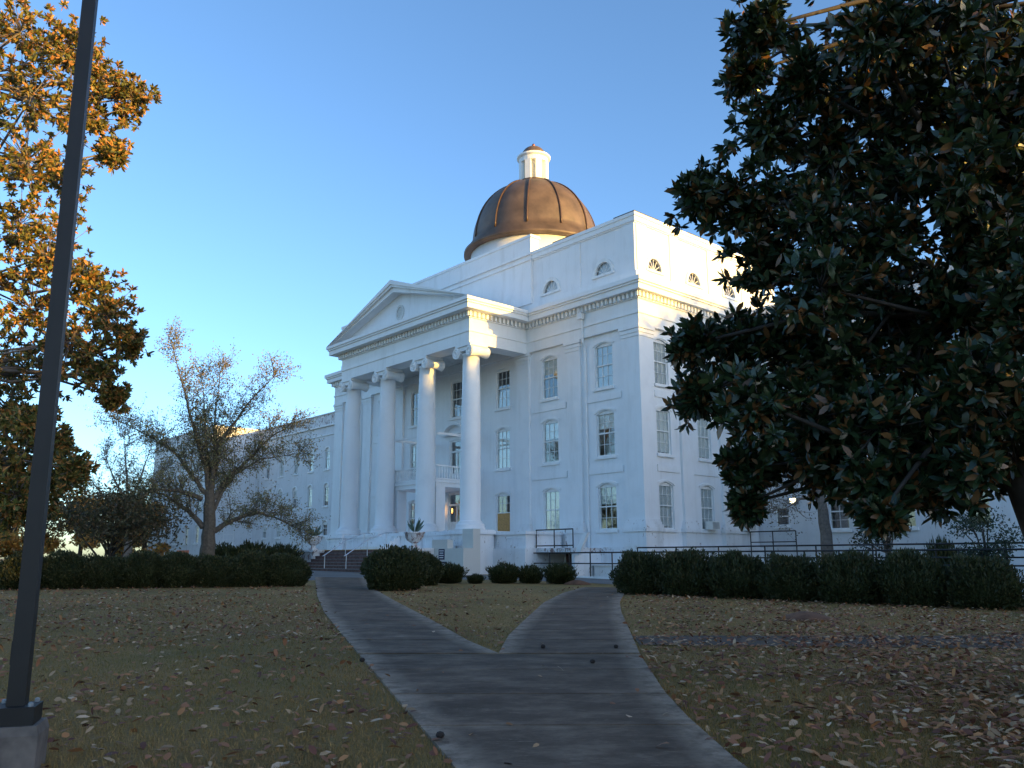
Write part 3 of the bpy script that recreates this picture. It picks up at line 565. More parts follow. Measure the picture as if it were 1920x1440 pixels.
lw=wing('building_wing','long peeling white wing left of the portico behind the bare tree',32.02,70,10.6,22,16.95,[(u,1.0,a,b_,.45) for u in lu for a,b_ in ((3.75,5.35),(6.9,9.3),(10.85,13.2))])
for u in lu:
    for a,b_ in ((3.75,5.35),(6.9,9.3),(10.85,13.2)): window(lw,lambda s,z,d:(-s,10.6+d,z),u,1.0,a,b_,.45,2,4,panes=False,shade=[('shade_cloth',random.choice((.0,.5)),1)] if random.random()<.6 else None)
pu=[73+3.4*k for k in range(5)]
pw_=wing('end_pavilion','projecting white end block at the far left end of the wing',70.02,90,4.9,22,17.1,[(u,1.1,a,b_,.3) for u in pu for a,b_ in ((3.2,5.4),(6.9,9.3),(10.85,13.2))])
for u in pu:
    for a,b_ in ((3.2,5.4),(6.9,9.3),(10.85,13.2)): window(pw_,lambda s,z,d:(-s,4.9+d,z),u,1.1,a,b_,.3,2,4,panes=False)
for a,b_ in ((3.0,5.5),(6.9,9.3),(10.85,13.2)):   # windows on the pavilion's sunny flank
    f=lambda s,z,d:(-70.02+.12-d,s,z); window(pw_,f,7.6,1.3,a,b_,.2,3,4,panes=False,shade=[('shade_cloth',.0,1)])
ru=[-5.1-3.6*k for k in range(5)]; rops=[(u,1.15,a,b_,.05) for u in ru for a,b_ in ((2.95,4.95),(6.9,9.2),(10.85,13.1))]+[(-1.6,.85,3.25,4.35,.03)]
rw=wing('building_wing','plain white wing right of the main block behind the magnolia',-.02,-26,10.6,22,16.6,rops)
for u,w2,a,b_,rs in rops: window(rw,lambda s,z,d:(-s,10.6+d,z),u,w2,a,b_,rs,2 if w2>1 else 1,2 if w2<1 else 4,hood=False,panes=w2>1 and a<4)
fl_=bthing('flood_light','lit floodlight on the right wing wall','lamp'); mb=MB(); mb.ub(-2.75,-2.35,10.3,10.598,4.5,4.8); mb.tube([(2.55,10.598,4.4),(2.55,10.45,4.5)],.03,6); mb.build('housing','grey_metal',fl_); MB().ub(-2.72,-2.38,10.27,10.298,4.53,4.77).build('lens','flood_glow',fl_)
# ------------------------------------------------------------------ railings
def rail(name,label,u0,u1,v,zt,zm,zb,step,group,mat='black_iron'):
    r=bthing(name,label,'railing',group); mb=MB(); L=lambda u:(-u)
    mb.tube([(-u0,v,zt),(-u1,v,zt)],.035,8).build('top_rail',mat,r); MB().tube([(-u0,v,zm),(-u1,v,zm)],.03,8).build('mid_rail',mat,r)
    n=max(1,round(abs(u1-u0)/step)); pm=MB().tube([(0,0,zb),(0,0,zt)],.032,8).mesh('post')
    for i in range(n+1): p=link('post',pm,r,mat); p.location=(-(u0+(u1-u0)*i/n),v,0)
    return r
rail('ramp_railing','long black pipe railing along the drive edge',7.4,-22,-2.6,1.72,1.18,.3,1.5,'black pipe railings')
rail('ramp_railing','higher black pipe railing nearer the wall, right of the corner',-.5,-22,-1.3,1.95,1.45,.3,2.4,'black pipe railings')
rail('landing_railing','short black railing round the side landing',3.0,5.8,-2.3,2.95,2.1,1.97,1.4,'black pipe railings')
rail('landing_railing','black railing on the right wing steps by the small window',-.3,-3.2,9.2,2.9,2.3,.6,1.45,'black pipe railings')
kb=MB(); kb.ub(8.0,-26,-2.85,-2.5,-.4,.54); kb=kb.build('kerb_wall','white_base'); kb.location=BO; kb.rotation_euler=(0,0,BRZ); tag(kb,'low white kerb wall under the black ramp railing','wall')
sg=bthing('railing_sign','small pale notice hung on the left end of the ramp railing','sign'); MB().ub(6.6,7.1,-2.68,-2.655,1.0,1.7).build('board','shade_cloth',sg)
rail('lawn_railing','low dark railing along the lawn left of the steps',24.5,40,-6.2,1.5,1.1,.5,1.6,None)
og=tag(MB().box(-.35,.35,-.02,.02,.3,1.05).build('orange_sign','sign_orange'),'small faded orange board by the left railing','sign'); og.location=(at(343,1030,52).x,at(343,1030,52).y,.9)
MB().box(-.04,.04,-.03,.03,-.4,.3).build('post','black_iron',og)
# ------------------------------------------------------------------ lamp pole
pb=Vector((-3.68,6.5,hgt(-3.68,6.5))); pole=thing('lamp_post','tall square dark metal lamp post on a concrete block, at the left edge','lamp post',pb,R(18))
MB().lathe([(.27,-.1),(.275,.27),(.25,.333)],4,ang0=math.pi/4).build('concrete_foot','concrete_block',pole)
MB().box(-.145,.145,-.145,.145,.334,.46).build('base_cover','pole_bronze',pole)
mb=MB(); mb.add([(x*k-dx,y*k,z) for z,k,dx in ((.461,.062,0),(8.4,.050,.06)) for x,y in ((-1,-1),(1,-1),(1,1),(-1,1))],[(0,1,5,4),(1,2,6,5),(2,3,7,6),(3,0,4,7),(4,5,6,7)]); mb.build('shaft','pole_bronze',pole)
MB().box(-.075,-.063,-.035,.035,.75,.92).build('hand_hole_cover','pole_bronze',pole)
bolt=MB().lathe([(.018,.461),(.018,.485),(.008,.49)],6).mesh('anchor_bolt')
for q in ((-.11,-.11),(.11,-.11),(.11,.11),(-.11,.11)): o=link('anchor_bolt',bolt,pole,'grey_metal'); o.location=(*q,0)
MB().box(-.20,-.02,-.5,.10,8.38,8.52).build('lamp_head','pole_bronze',pole)
# ------------------------------------------------------------------ vegetation
def base_of(p): return Vector((p[0],p[1],hgt(p[0],p[1])))
def crown_tree(name,label,cat,base,trunk_pts,trunk_r,blobs,leafL,per,lmat,cols,wts,bark,fine=True,singles=0,group=None,twigs=26,seed=1):
    """blobs: (x,y,z,r) world; trunk polyline world; limbs run to each blob, twigs carry rosettes of leaves"""
    rnd=random.Random(seed); t=thing(name,label,cat,base,0,group); b=Vector(base); mb=MB(); tp=[Vector(p)-b for p in trunk_pts]; mb.tube(tp,trunk_r,10); tk=mb.build('trunk',bark,t,True)
    br=MB(); PP=[];DD=[]
    for (x,y,z,r) in blobs:
        c=Vector((x,y,z))-b; cand=sorted(tp[2:],key=lambda q:(c-q).length+max(0,q.z-c.z-.8)*.8)[0]
        mid=(cand+c)/2+Vector((rnd.uniform(-.4,.4),rnd.uniform(-.4,.4),(.10 if c.z<cand.z else -.06)*(c-cand).length+rnd.uniform(-.2,.2))); L=(c-cand).length
        br.tube([cand,cand.lerp(mid,.6),mid,mid.lerp(c,.6),c],[.022+.007*L,.02+.006*L,.017+.005*L,.014+.003*L,.011],6)
        for k in range(twigs):
            d=Vector(unit(1)[0]); q=c+d*r*(rnd.uniform(.3,.95) if k%5 else rnd.uniform(.95,1.4))
            if k%2==0: br.tube([c+(q-c)*.1,(c+q)/2+Vector((0,0,-.04*r)),q],[.012,.009,.005],4)
            ax=(d+Vector((0,0,.35))+Vector(unit(1)[0])*.5).normalized()
            for j in range(per):
                PP.append(q-ax*.10*rnd.random()); DD.append((ax*rnd.uniform(.1,.9)+Vector(unit(1)[0])).normalized())
    br.build('branches',bark,t,True)
    P=np.array([tuple(p) for p in PP]); D=np.array([tuple(d) for d in DD]); n=len(P); L=rng.uniform(.7,1.2,n)*leafL; C=palette(n,cols,wts)
    single=np.zeros(n,bool)
    if singles:
        wp=P+np.array(b); yy=wp@np.array(fw)+(-EYE*fw.z); px=960+FPX*(wp@np.array(rt))/np.maximum(yy,.1); vis=(px>0)&(px<1920)&(yy>.5); sc=np.where(vis,yy,1e9); single[np.argsort(sc)[:singles]]=True
    cr=link('crown',leafmesh('crown',P[~single],D[~single],L[~single],L[~single]*.40,C[~single],fine),t,lmat); cr['kind']='stuff'
    if singles:
        protos=[leafmesh('leaf',[(0,0,0)],[(0,0,1)],[leafL],[leafL*.42],[c],True) for c in [tuple(x) for x in palette(9,cols,wts)]]
        for m_ in protos: m_.materials.append(MATS[lmat])
        for i in np.where(single)[0]:
            o=link('leaf',protos[i%9],cr); o.rotation_mode='QUATERNION'; o.rotation_quaternion=Vector(D[i]).to_track_quat('Z','Y')@Matrix.Rotation(rnd.uniform(0,6.28),3,'Z').to_quaternion(); o.location=P[i]; s=L[i]/leafL; o.scale=(s,s,s)
    return t
def pxblobs(lst,dist,spread,seed,layers=1,back=2.2):
    rnd=random.Random(seed); out=[]
    for (x,y,r) in lst:
        for l in range(layers):
            d=dist+rnd.uniform(-spread,spread)+l*back; p=at(x,y,d); out.append((p.x,p.y,p.z,r/FPX*d*.95))
    return out
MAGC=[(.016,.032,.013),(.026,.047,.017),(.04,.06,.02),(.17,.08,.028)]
mag=[(1430,50,62),(1500,150,62),(1395,140,42),(1640,60,85),(1760,60,110),(1880,80,110),(1600,170,85),(1720,190,105),(1850,220,110),(1440,250,80),(1560,290,95),(1680,320,100),(1800,330,95),(1900,350,90),(1315,370,55),(1410,385,85),(1530,415,95),(1640,440,95),(1440,495,70),(1540,540,90),(1660,560,95),(1775,555,55),(1890,480,70),(1900,560,60),(1830,430,55),(1900,240,90),(1895,630,65),(1298,645,42),(1385,640,65),(1490,650,80),(1600,680,90),(1720,690,95),(1840,720,95),(1315,745,48),(1420,755,75),(1530,780,80),(1650,800,90),(1770,810,90),(1890,790,70),(1400,880,45),(1465,850,60),(1560,870,65),(1660,910,62),(1750,905,65),(1830,870,55),(1400,945,26),(1650,965,28)]
mt_base=base_of((5.85,9.1)); tpx=[mt_base,mt_base+Vector((.12,0,1.0)),mt_base+Vector((-.2,.1,2.5)),mt_base+Vector((-.45,.2,4.2)),mt_base+Vector((-.3,.3,6.0)),mt_base+Vector((-.2,.2,8.2)),mt_base+Vector((0,.2,10.2))]
offm=[(7.5,9,z,1.5) for z in (3.2,5,6.8,8.6)]+[(8.6,10,z,1.5) for z in (3.5,5.5,7.5)]+[(6.5,10.5,9.8,1.6),(5.2,10.2,9.6,1.4),(7,7.6,5.5,1.3),(7.2,7.8,7.5,1.4),(6.3,9.4,11,1.2)]
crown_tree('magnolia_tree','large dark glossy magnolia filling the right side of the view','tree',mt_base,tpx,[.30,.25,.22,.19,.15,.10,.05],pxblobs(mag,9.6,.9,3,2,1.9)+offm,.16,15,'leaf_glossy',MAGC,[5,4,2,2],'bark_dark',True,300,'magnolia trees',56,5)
lft=[(40,60,80),(130,90,62),(60,180,85),(185,145,50),(250,185,42),(160,220,55),(212,285,28),(50,300,85),(115,330,55),(40,420,85),(90,480,65),(160,530,50),(60,580,85),(200,590,52),(240,640,32),(130,640,65),(50,690,75),(185,700,45),(215,745,25),(30,790,55),(20,870,65),(90,900,45),(140,880,28),(40,950,45),(60,800,45),(30,930,55),(105,830,32),(-90,80,110),(-100,300,120),(-110,520,120),(-100,740,110),(-90,900,90)]
lb=base_of((-13.2,17.6)); ltp=[lb,lb+Vector((0,0,1.5)),lb+Vector((.2,0,3.2)),lb+Vector((.3,.2,5.4)),lb+Vector((.2,.2,7.6)),lb+Vector((.1,.1,10)),lb+Vector((0,0,12.4))]
crown_tree('magnolia_tree','sunlit magnolia with orange brown leaves at the left edge behind the lamp post','tree',lb,ltp,[.34,.3,.27,.22,.17,.12,.05],pxblobs(lft,20.5,1.3,4,2,2.0),.14,20,'leaf_soft',[(.12,.13,.03),(.26,.19,.04),(.46,.21,.06),(.05,.06,.02)],[3.5,3,3,2.5],'bark_pale',True,300,'magnolia trees',52,9)
# bare tree in front of the wing
def bare_tree(name,label,base,dist,limbs,r0,leafn,lcols,bark,seed,tw=9,leafL=.11,group=None,spread=2.2):
    rnd=random.Random(seed); b=Vector(base); t=thing(name,label,'tree',base,0,group); mb=MB(); tips=[]; first=True
    for li,l in enumerate(limbs):
        dd=0; pts=[]; dr=rnd.uniform(-1,1)*spread
        for i,(x,y) in enumerate(l): pts.append(at(x,y,dist+dr*(i/(len(l)-1))**1.3*(0 if li==0 else 1))-b)
        if li==0: pts=[Vector((0,0,-.2))]+pts
        # refine with jitter
        q=[]; 
        for a,c in zip(pts,pts[1:]):
            for k in range(3): q.append(a.lerp(c,k/3)+Vector(unit(1)[0])*.05*(k>0))
        q.append(pts[-1]); n=len(q); ra=r0 if li==0 else r0*.33*rnd.uniform(.8,1.1); rad=[ra*(1-(.45 if li==0 else .88)*i/(n-1)) for i in range(n)]
        if li==0: rad[0]*=1.5; rad[1]*=1.15
        mb.tube(q,rad,9)
        if li==0: continue
        for i in range(2,n):
            for s in range(2 if i<n-1 else 4):
                d=(q[i]-q[i-1]).normalized(); dv=(d*.8+Vector(unit(1)[0])*.9+Vector((0,0,.35))).normalized(); L=rnd.uniform(.9,2.1)*(1.15-.5*i/n); p=q[i]; pp=[p]; 
                for k in range(3): dv=(dv+Vector(unit(1)[0])*.28+Vector((0,0,.06))).normalized(); p=p+dv*L/3; pp.append(p)
                rb=max(.014,rad[i]*.3); mb.tube(pp,[rb,rb*.7,rb*.45,.012],5)
                for k in range(tw):
                    j=rnd.randint(1,3); st_=pp[j-1].lerp(pp[j],rnd.random()); d2=(dv*.6+Vector(unit(1)[0])).normalized(); L2=rnd.uniform(.5,1.25); e1=st_+d2*L2*.5; e2=e1+(d2+Vector(unit(1)[0])*.5+Vector((0,0,.1))).normalized()*L2*.5
                    mb.tube([st_,e1,e2],[.012,.009,.004],3); tips+=[e1,e2,st_.lerp(e1,.5),e1.lerp(e2,.5)]
    mb.build('trunk',bark,t,False)
    if leafn:
        idx=rng.integers(0,len(tips),leafn); P=np.array([tuple(tips[i]) for i in idx])+rng.normal(size=(leafn,3))*.12
        cr=link('crown',leafmesh('crown',P,unit(leafn)+np.array([0,0,-.3]),rng.uniform(.7,1.2,leafn)*leafL,leafL*.55,palette(leafn,lcols,[1]*len(lcols)),False),t,'leaf_soft'); cr['kind']='stuff'
    return t
bb=base_of((at(390,1040,50).x,at(390,1040,50).y))
limbs=[[(389,1030),(392,994),(392,947),(394,918)],[(402,996),(430,979),(458,966),(490,962),(520,972),(559,991)],[(381,989),(359,964),(334,944),(308,927),(275,920)],[(402,935),(426,899),(458,869),(505,822),(540,800)],[(398,962),(415,925),(440,890),(490,860),(560,850)],[(396,919),(400,880),(409,835),(436,797),(462,760),(512,708)],[(392,925),(387,872),(370,826),(359,788),(348,740),(325,655)],[(385,925),(362,895),(336,857),(308,835),(280,818),(225,790)],[(379,936),(336,919),(299,917),(250,932)],[(398,915),(402,880),(404,835),(403,788),(412,700)],[(395,920),(390,860),(385,800),(380,720)]]
bare_tree('bare_tree','large spreading tree with few leaves in front of the left wing',bb,50,limbs,.46,26000,[(.17,.17,.07),(.22,.20,.09),(.27,.19,.09)],'bark_grey',11,11,.13)
fb=base_of((at(240,1040,78).x,at(240,1040,78).y))
bare_tree('pale_bare_tree','pale leafless tree far behind, left of the spreading tree',fb,78,[[(240,1035),(240,990),(238,950)],[(238,950),(215,900),(195,850)],[(238,950),(238,890),(232,820)],[(238,955),(262,900),(285,830)],[(238,960),(285,920),(305,880)],[(238,965),(195,930),(160,890)]],.4,5000,[(.14,.13,.10),(.17,.15,.12)],'bark_pale',13,9,.16,spread=3)
# leafy generic tree
def leafy(name,label,x,y,h,r,cols,wts,n=2600,leafL=.35,bark='bark_dark',group=None,low=.25,stems=1,seed=0,nb=16,cat='tree'):
    rnd=random.Random(seed); b=base_of((x,y)); t=thing(name,label,cat,b,0,group); mb=MB(); c=[]
    for s in range(stems):
        a=2*math.pi*s/max(1,stems)+rnd.random(); k=0 if stems==1 else r*.45
        mb.tube([(0.1*math.cos(a)*(stems>1),.1*math.sin(a)*(stems>1),-.2),(k*.4*math.cos(a),k*.4*math.sin(a),h*.25),(k*math.cos(a),k*math.sin(a),h*.55),(k*1.2*math.cos(a),k*1.2*math.sin(a),h*.85)],[.035*h/stems**.5,.026*h/stems**.5,.016*h/stems**.5,.006*h],7)
    bl=[]
    for i in range(nb):
        z=h*(low+(1-low)*rnd.random()**.8*.92); k=math.sin(math.pi*min(1,max(.12,((z/h)-low)/(1-low)*.8+.18)))**.6; a=rnd.random()*6.283; q=r*k*rnd.uniform(.25,.8); bl.append((q*math.cos(a),q*math.sin(a),z,r*rnd.uniform(.28,.45)))
        mb.tube([(0,0,h*.35*rnd.random()+h*.15),(q*.5*math.cos(a),q*.5*math.sin(a),z*.8),(q*math.cos(a),q*math.sin(a),z)],[.012*h,.008*h,.003*h],5)
    mb.build('trunk',bark,t,True)
    bi=rng.integers(0,nb,n); B=np.array(bl)[bi]; d=unit(n)*(rng.uniform(0,1,(n,1))**.45); P=B[:,:3]+d*B[:,3:]*np.array([1,1,.75]); P[:,2]=np.maximum(P[:,2],.3)
    cr=link('crown',leafmesh('crown',P,unit(n)+np.array([0,0,.2]),rng.uniform(.7,1.2,n)*leafL,leafL*.5,palette(n,cols,wts),False),t,'leaf_soft'); cr['kind']='stuff'; return t
EVG=[(.018,.030,.012),(.03,.042,.016),(.05,.045,.02)]
p=at(205,1040,47); leafy('evergreen_tree','low dark spreading evergreen with several stems left of the bare tree',p.x,p.y,3.9,3.7,[(.05,.05,.018),(.075,.062,.025),(.11,.07,.03)],[3,3,2],7000,.2,'bark_dark',None,.42,4,21,26)
AUT=[(.50,.22,.04),(.58,.32,.07),(.36,.18,.05),(.22,.17,.05)]
k=0
for px_,d,h_ in ((20,105,8.0),(75,120,9),(150,112,8.5),(215,125,9.5),(270,110,7.0),(-70,100,11),(-220,95,13),(-380,90,12)):
    p=at(px_,1040,d); leafy('autumn_tree',['orange autumn tree at the far left edge','tall golden autumn tree behind the lamp post','yellow autumn tree behind the dark evergreen','rust coloured autumn tree left of the wing end','small amber tree beside the far wing end','autumn tree out past the left edge, nearest','autumn tree out past the left edge, middle','autumn tree out past the left edge, farthest'][k],p.x,p.y,h_,h_*.42,AUT,[3,3,2,2],4200,.5,'bark_dark','far autumn trees',.02,1,31+k); k+=1
# trees by the right wing
p=at(1550,1045,46); b_=Vector((p.x,p.y,hgt(p.x,p.y)))
bare_tree('leaning_tree','leaning grey trunked tree in front of the right wing',b_,46,[[(1552,1040),(1545,980),(1535,920),(1528,860)],[(1532,900),(1500,860),(1460,880),(1440,930)],[(1530,870),(1560,820),(1590,780)],[(1529,865),(1515,800),(1500,740)],[(1535,930),(1500,935),(1470,955)]],.36,2200,[(.09,.08,.04),(.12,.09,.05)],'bark_pale',17,5,.12,spread=1.2)
p=at(1665,1045,45); leafy('young_evergreen','slim young evergreen with a thin trunk by the right wing',p.x,p.y,4.6,1.9,EVG,[3,3,1],3000,.16,'bark_pale',None,.35,1,23,14)
p=at(1850,1050,34); leafy('round_shrub_tree','small rounded evergreen tree at the right end of the railing',p.x,p.y,2.9,1.35,[(.03,.055,.03),(.045,.07,.035),(.02,.035,.02)],[2,2,2],3800,.11,'bark_dark',None,.2,1,24,18)
# trees that stand out of frame to the right, towards the low sun
sdir=Vector((math.sin(R(SUN_AZ)),math.cos(R(SUN_AZ)))); pdir=Vector((.5402,.8415)); k=0
for s_,h_,dd in [(q,hh,(0,5,-3)[i%3]) for i,(q,hh) in enumerate(((-34,14),(-25,14),(-16,14),(-8,13),(0,13.2),(5,11.5),(13,7.5),(21,14.5),(23.5,17),(29,18.6),(35.5,18.9),(42,19.8),(48.5,23.2),(56,25),(64,26)))]+[(q,hh,(16,19)[i%2]) for i,(q,hh) in enumerate(((-30,15),(-20,15),(-11,14.5),(-3,14),(3,13.5),(12,7.5),(21,16.5),(26,19.3),(32.5,19.8),(39,20.5),(45.5,23),(52,25.5),(60,27)))]:
    c=Vector((7,43.5)); tt=72+dd; base2=c+sdir*tt+pdir*(s_-(c.x*pdir.x+c.y*pdir.y)); tl=leafy('oak_tree','tall dense oak in the row beyond the right edge of the view',base2.x,base2.y,h_,7.0,[(.05,.06,.02),(.09,.07,.03)],[2,1],4200,1.2,'bark_dark','row of oaks across the lawn',.03,1,50+k,34); k+=1
# hedges and shrubs
def shrubmesh(n,seed,ex=3.2,leafL=.075,cols=None):
    d=unit(n); d[:,2]=np.abs(d[:,2])*1.0; q=(np.abs(d)**ex).sum(1)**(-1/ex); P=d*q[:,None]*rng.uniform(.80,1.07,(n,1))*(1 if ex>2.5 else rng.choice([.85,1.,1.12],(n,1))); bumpy=1+.07*np.sin(P[:,0]*6+seed)*np.sin(P[:,1]*5+2*seed)+.05*np.sin(P[:,2]*8+seed+P[:,0]*4)+.03*np.sin(P[:,0]*15+P[:,1]*13); P*=bumpy[:,None]
    z=P[:,2]; P[:,:2]*=((.72 if ex>2.5 else .5)+(.28 if ex>2.5 else .5)*np.clip(z/(.45 if ex>2.5 else .8),0,1))[:,None]
    return leafmesh('foliage',P,d+unit(n)*(.9 if ex>2.5 else .5)+np.array([0,0,.5 if ex>2.5 else .8]),rng.uniform(.6,1.3,n)*leafL,leafL*(.5 if ex>2.5 else .28),palette(n,cols or [(.030,.042,.011),(.050,.056,.016),(.075,.065,.02)],[3,3,1.3]),False)
def coremesh(ex=3.2):
    mb=MB(); n=16; prof=[]
    for i in range(9):
        a=math.pi/2*i/8; c_,s_=math.cos(a),math.sin(a); q=(abs(c_)**ex+abs(s_)**ex)**(-1/ex); r=c_*q*(.86 if ex>2.5 else .72); z=s_*q*(.86 if ex>2.5 else .72); r*=(.72+.28*min(1,z/.45)) if ex>2.5 else (.5+.5*min(1,z/.8)); prof.append((max(r,.01),z))
    return mb.lathe([(prof[0][0]*.6,-.05)]+prof,n).mesh('core')
HM=[shrubmesh(9500,i,3.2,.095) for i in range(3)]; HC=coremesh(); SM=[shrubmesh(3600,5+i,2.3,.22) for i in range(2)]; SC=coremesh(2.3); RM=[shrubmesh(8500,20+i,2.9,.10) for i in range(3)]; RC=coremesh(2.9)
for m_ in HM+SM+RM: m_.materials.append(MATS['leaf_soft'])
for m_ in (HC,SC,RC): m_.materials.append(MATS['hedge_core'])
def shrub(name,label,x,y,rx,ry,h,i,meshes,core,group,rz=0.):
    t=thing(name,label,'shrub',base_of((x,y)),rz,group); f=link('foliage',meshes[i%len(meshes)],t); f.scale=(rx,ry,h); f.rotation_euler=(0,0,(i*2.1)%6.28 if rz==0 else 0); c=link('core',core,t); c.scale=(rx,ry,h); return t
hl0,hl1=Vector((-17.6,29.9)),Vector((-8.1,33.2)); n=8; ang=math.atan2(hl1.y-hl0.y,hl1.x-hl0.x); od=['first','second','third','fourth','fifth','sixth','seventh','eighth']
for i in range(n):
    q=hl0.lerp(hl1,(i+.5)/n); shrub('hedge_shrub','clipped shrub of the left hedge, %s from its left end'%od[i],q.x,q.y-.5,.86,.78,1.08+.06*math.sin(i*2.3),i,HM,HC,'left clipped hedge',ang)
hr0,hr1=Vector((3.75,29.4)),Vector((13.1,22.0)); n=7; ang=math.atan2(hr1.y-hr0.y,hr1.x-hr0.x)
for i in range(n):
    q=hr0.lerp(hr1,(i+.5)/n); shrub('hedge_shrub','clipped shrub of the right hedge, %s from its left end'%od[i],q.x,q.y,.93+.05*math.sin(i*2.1),.9,1.26+.06*math.sin(i*1.7),i+1,RM,RC,'right clipped hedge',ang+.3*math.sin(i*3.))
for px_,py_,r_,h_,lab in ((733,1109,1.05,1.32,'large round dark bush beside the left walk'),(783,1099,.85,1.12,'rounded bush just behind the large round bush'),(840,1095,.70,.62,'small bush right of the large round bushes'),(891,1095,.38,.30,'smallest low bush in the row before the portico'),(945,1095,.72,.64,'wide small bush in front of the navy signs'),(995,1095,.58,.58,'narrow small bush second from right in the row'),(1052,1096,.72,.64,'rightmost small bush of the row, by the right walk')):
    g=gp(px_,py_); big=r_>.8; shrub('round_bush' if big else 'small_bush',lab,g.x,g.y+r_*.9,r_,r_,h_,int(px_)%3,HM if big else SM,HC if big else SC,'bushes at the drive edge')
for px_,d,r_,h_,lab in ((420,58,1.3,1.2,'dark foundation shrub left of the trunk, before the wing'),(470,57,1.6,1.3,'dark foundation shrub in the middle before the wing'),(530,56,1.5,1.2,'dark foundation shrub nearest the steps'),(1768,40,.95,1.5,'round clipped bush behind the right railing'),(1600,44,1.0,1.1,'low dark shrub at the leaning trunk'),(1700,44,1.2,1.0,'low dark shrub along the right wing')):
    q=at(px_,1040,d); shrub('foundation_shrub',lab,q.x,q.y,r_,r_*.8,h_,int(px_),SM,SC,'foundation shrubs')
for px_,py_,r_,lab in ((1510,1163,.55,'low dark earth mound on the right lawn'),(1082,1096,.5,'small red earth mound by the right walk')):
    g=gp(px_,py_); mb=MB(); mb.lathe([(r_*1.0,-.03),(r_*.75,.07),(r_*.4,.15),(r_*.1,.19)],14); o=tag(mb.build('earth_mound','soil_red',None,True),lab,'mound'); o.location=(g.x,g.y,g.z); o.scale=(1.3,.9,1)
# grass blades (stuff)
def onpath(x,y):
    if 6>y: a,b_=cut(outL,max(y,-4)),cut(outR,max(y,-4)); return a-.05<x<b_+.05
    if y>40: return False
    a,b_=cut(outL,y),cut(outR,y)
    if not a<x<b_: return False
    if y<fk[1]: return True
    return x<cut(inL,y) or x>cut(inR,y)
s0y=(sp0[0][1]+sp1[0][1])/2
def onside(x,y): return x>1.9 and sp1[0][1]-.05+(sp1[1][1]-sp1[0][1])*(x-2)/7<y<sp0[0][1]+.05+(sp0[1][1]-sp0[0][1])*(x-2)/7
def scatter(n,ymin,ymax,power,xr=None):
    out=[]
    while len(out)<n:
        u_=random.random(); y=ymin+(ymax-ymin)*u_**power; hwid=.66*y+1.2; x=random.uniform(-hwid,hwid)
        if not onpath(x,y) and not onside(x,y): out.append((x,y,hgt(x,y)))
    return np.array(out)
P=scatter(150000,5.2,27,1.7); n=len(P); D=unit(n)*.55+np.array([0,0,1]); patch=np.sin(P[:,0]*.9+P[:,1]*.35)+np.sin(P[:,0]*.37-P[:,1]*.8+1.3); gcol=palette(n,[(.17,.14,.025),(.34,.22,.05),(.46,.28,.085)],[3,3,3]); wx=P[:,0]+.8*np.sin(P[:,1]*.7); wy=P[:,1]+.7*np.sin(P[:,0]*.9); pn=np.sin(wx*.55+1)*np.sin(wy*.42)+.6*np.sin(wx*1.3-wy*.8)+.4*np.sin(wx*2.3+wy*1.9)+rng.normal(size=n)*.25
gr=np.clip(pn*.8,0,1)[:,None]; bn=np.clip(-pn*.75,0,1)[:,None]; gcol=gcol*(1-gr*.75-bn*.7)+np.array([.12,.145,.022])*gr*.75*rng.uniform(.6,1.3,(n,1))+np.array([.28,.135,.06])*bn*.7*rng.uniform(.5,1.3,(n,1))
straw=np.array([.40,.27,.11])*rng.uniform(.6,1.3,(n,1)); mx=np.clip(.35+.3*np.sin(wx*.31+wy*.23+2.),0,.7)[:,None]; gcol=gcol*np.array([.85,.74,.66])*(1-mx)+straw*mx
g=link('grass',leafmesh('grass',P,D,rng.uniform(.025,.06,n),.007,gcol,False),None,'leaf_dry'); tag(g,'short dormant lawn grass, olive and straw coloured','grass',kind='stuff')
# fallen leaves
LT=[(.42,.26,.14),(.55,.38,.25),(.30,.12,.055),(.17,.062,.038),(.38,.17,.065)]
def litter(n,f,ymin,ymax,pw):
    out=[]
    while len(out)<n:
        y=ymin+(ymax-ymin)*random.random()**pw; hwid=.66*y+1; x=random.uniform(-hwid,hwid)
        if random.random()<f(x,y) and not (onpath(x,y) and random.random()<.985): out.append((x,y,hgt(x,y)+(.035 if onpath(x,y) else .038)))
    return np.array(out)
def dens(x,y):
    d=.16 if x<0 else .25
    if x<-1 and y>14: d=.40
    if x>2: d=.35+.65*min(1,max(0,(x-2.2-(y-8)*.02)/2.6))*(1 if y<17 else .5)
    return min(1,d*(.6+.5*math.sin(x*1.7+y*.9)*math.sin(y*1.3-x*.4)+.3))
P=litter(26000,dens,5.4,32,1.15); order=np.argsort(P[:,1]+.15*np.abs(P[:,0])); near_,farr=P[order[:290]],P[order[290:]]; n=len(farr); D=unit(n); D[:,2]=D[:,2]*.22
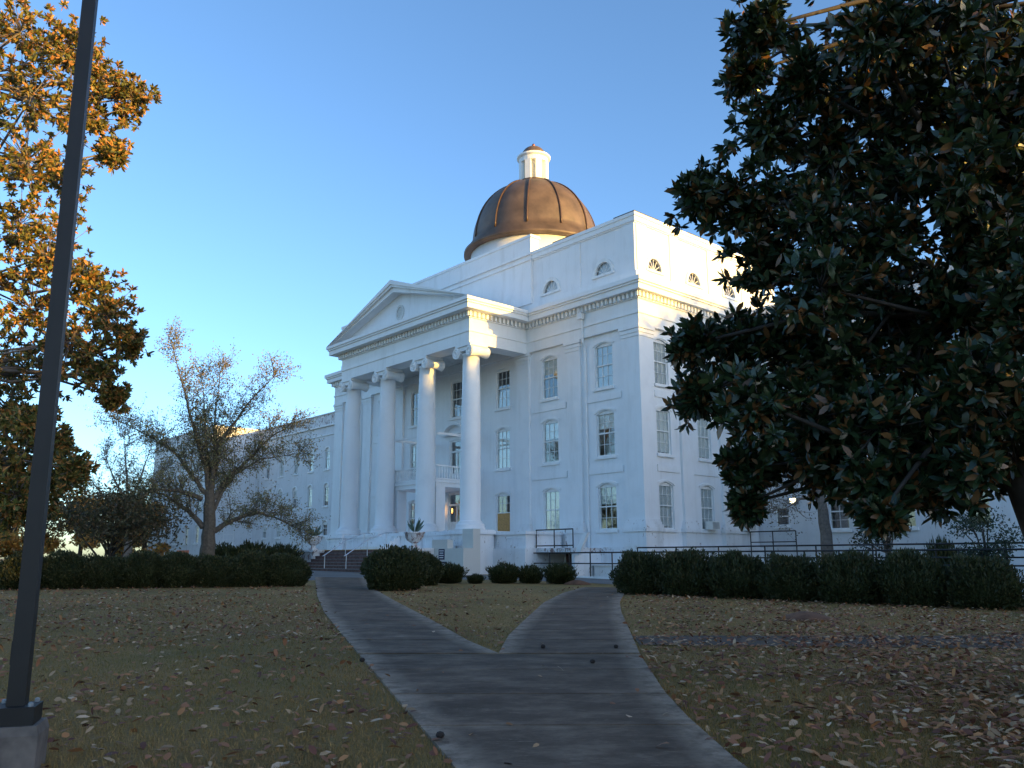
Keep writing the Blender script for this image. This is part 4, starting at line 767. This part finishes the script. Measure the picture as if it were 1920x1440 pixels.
l=link('leaf_litter',leafmesh('leaf_litter',farr,D,rng.uniform(.06,.14,n),rng.uniform(.035,.075,n),palette(n,LT,[3,.8,4,3,3],.35),True,.25,True),None,'leaf_dry'); tag(l,'dry brown and tan fallen leaves scattered over the lawn','fallen leaves',kind='stuff')
PR=[leafmesh('fallen_leaf',[(-.06,0,0)],[(1,0,.05)],[.13],[.062],[LT[(0,2,4,3,2,1,0,4,2,3)[i]]],True,.2+.1*(i%3),True) for i in range(10)]
for m_ in PR: m_.materials.append(MATS['leaf_dry'])
def fallen(x,y,z,i,label,group,s=1.):
    o=link('fallen_leaf',PR[i%10]); o.location=(x,y,z); o.rotation_euler=(random.uniform(-.25,.25),random.uniform(-.25,.25),random.uniform(0,6.28)); s*=random.uniform(.6,1.1); o.scale=(s,s,s); tag(o,label,'leaf',group)
for i,(x,y,z) in enumerate(near_):
    side='on the concrete path' if onpath(x,y) else ('on the grass left of the path' if x<0.5 else 'on the grass right of the path'); cn=('tan','russet','amber','dark brown','russet','pale','tan','amber','russet','dark brown')[i%10]; fallen(x,y,z,i,'dry %s fallen leaf lying %s near the camera'%(cn,side),'%s fallen leaves %s'%(cn,side))
for px_,py_,lab in ((1022,1257,'curled tan leaf lying on the path just below the fork'),(1195,1303,'broad tan leaf near the right edge of the path'),(1242,1411,'pale leaf on the path at the lower right'),(692,1205,'pale leaf on the left branch of the path')):
    g=gp(px_,py_); fallen(g.x,g.y,g.z+.045,random.randint(0,1),lab,None,1.3)
sb=MB(); 
for k in range(1): sb.lathe([(.004,-.03),(.02,-.024),(.03,0),(.022,.022),(.004,.03)],9)
sbm=sb.mesh('seed_ball'); sbm.materials.append(MATS['seed_brown'])
for px_,py_,lab in ((825,1391,'dark seed ball at the left path edge nearest the camera'),(1111,1248,'dark seed ball right of the curled leaf on the path'),(1018,1219,'dark seed ball just right of the fork'),(1155,1219,'dark seed ball near the right path edge by the side path'),(679,1245,'dark seed ball on the left path edge below the left branch')):
    g=gp(px_,py_); o=link('seed_ball',sbm); o.location=(g.x,g.y,g.z+.055); o.scale=(1.3,1.2,1); tag(o,lab,'seed ball','seed balls on the path')
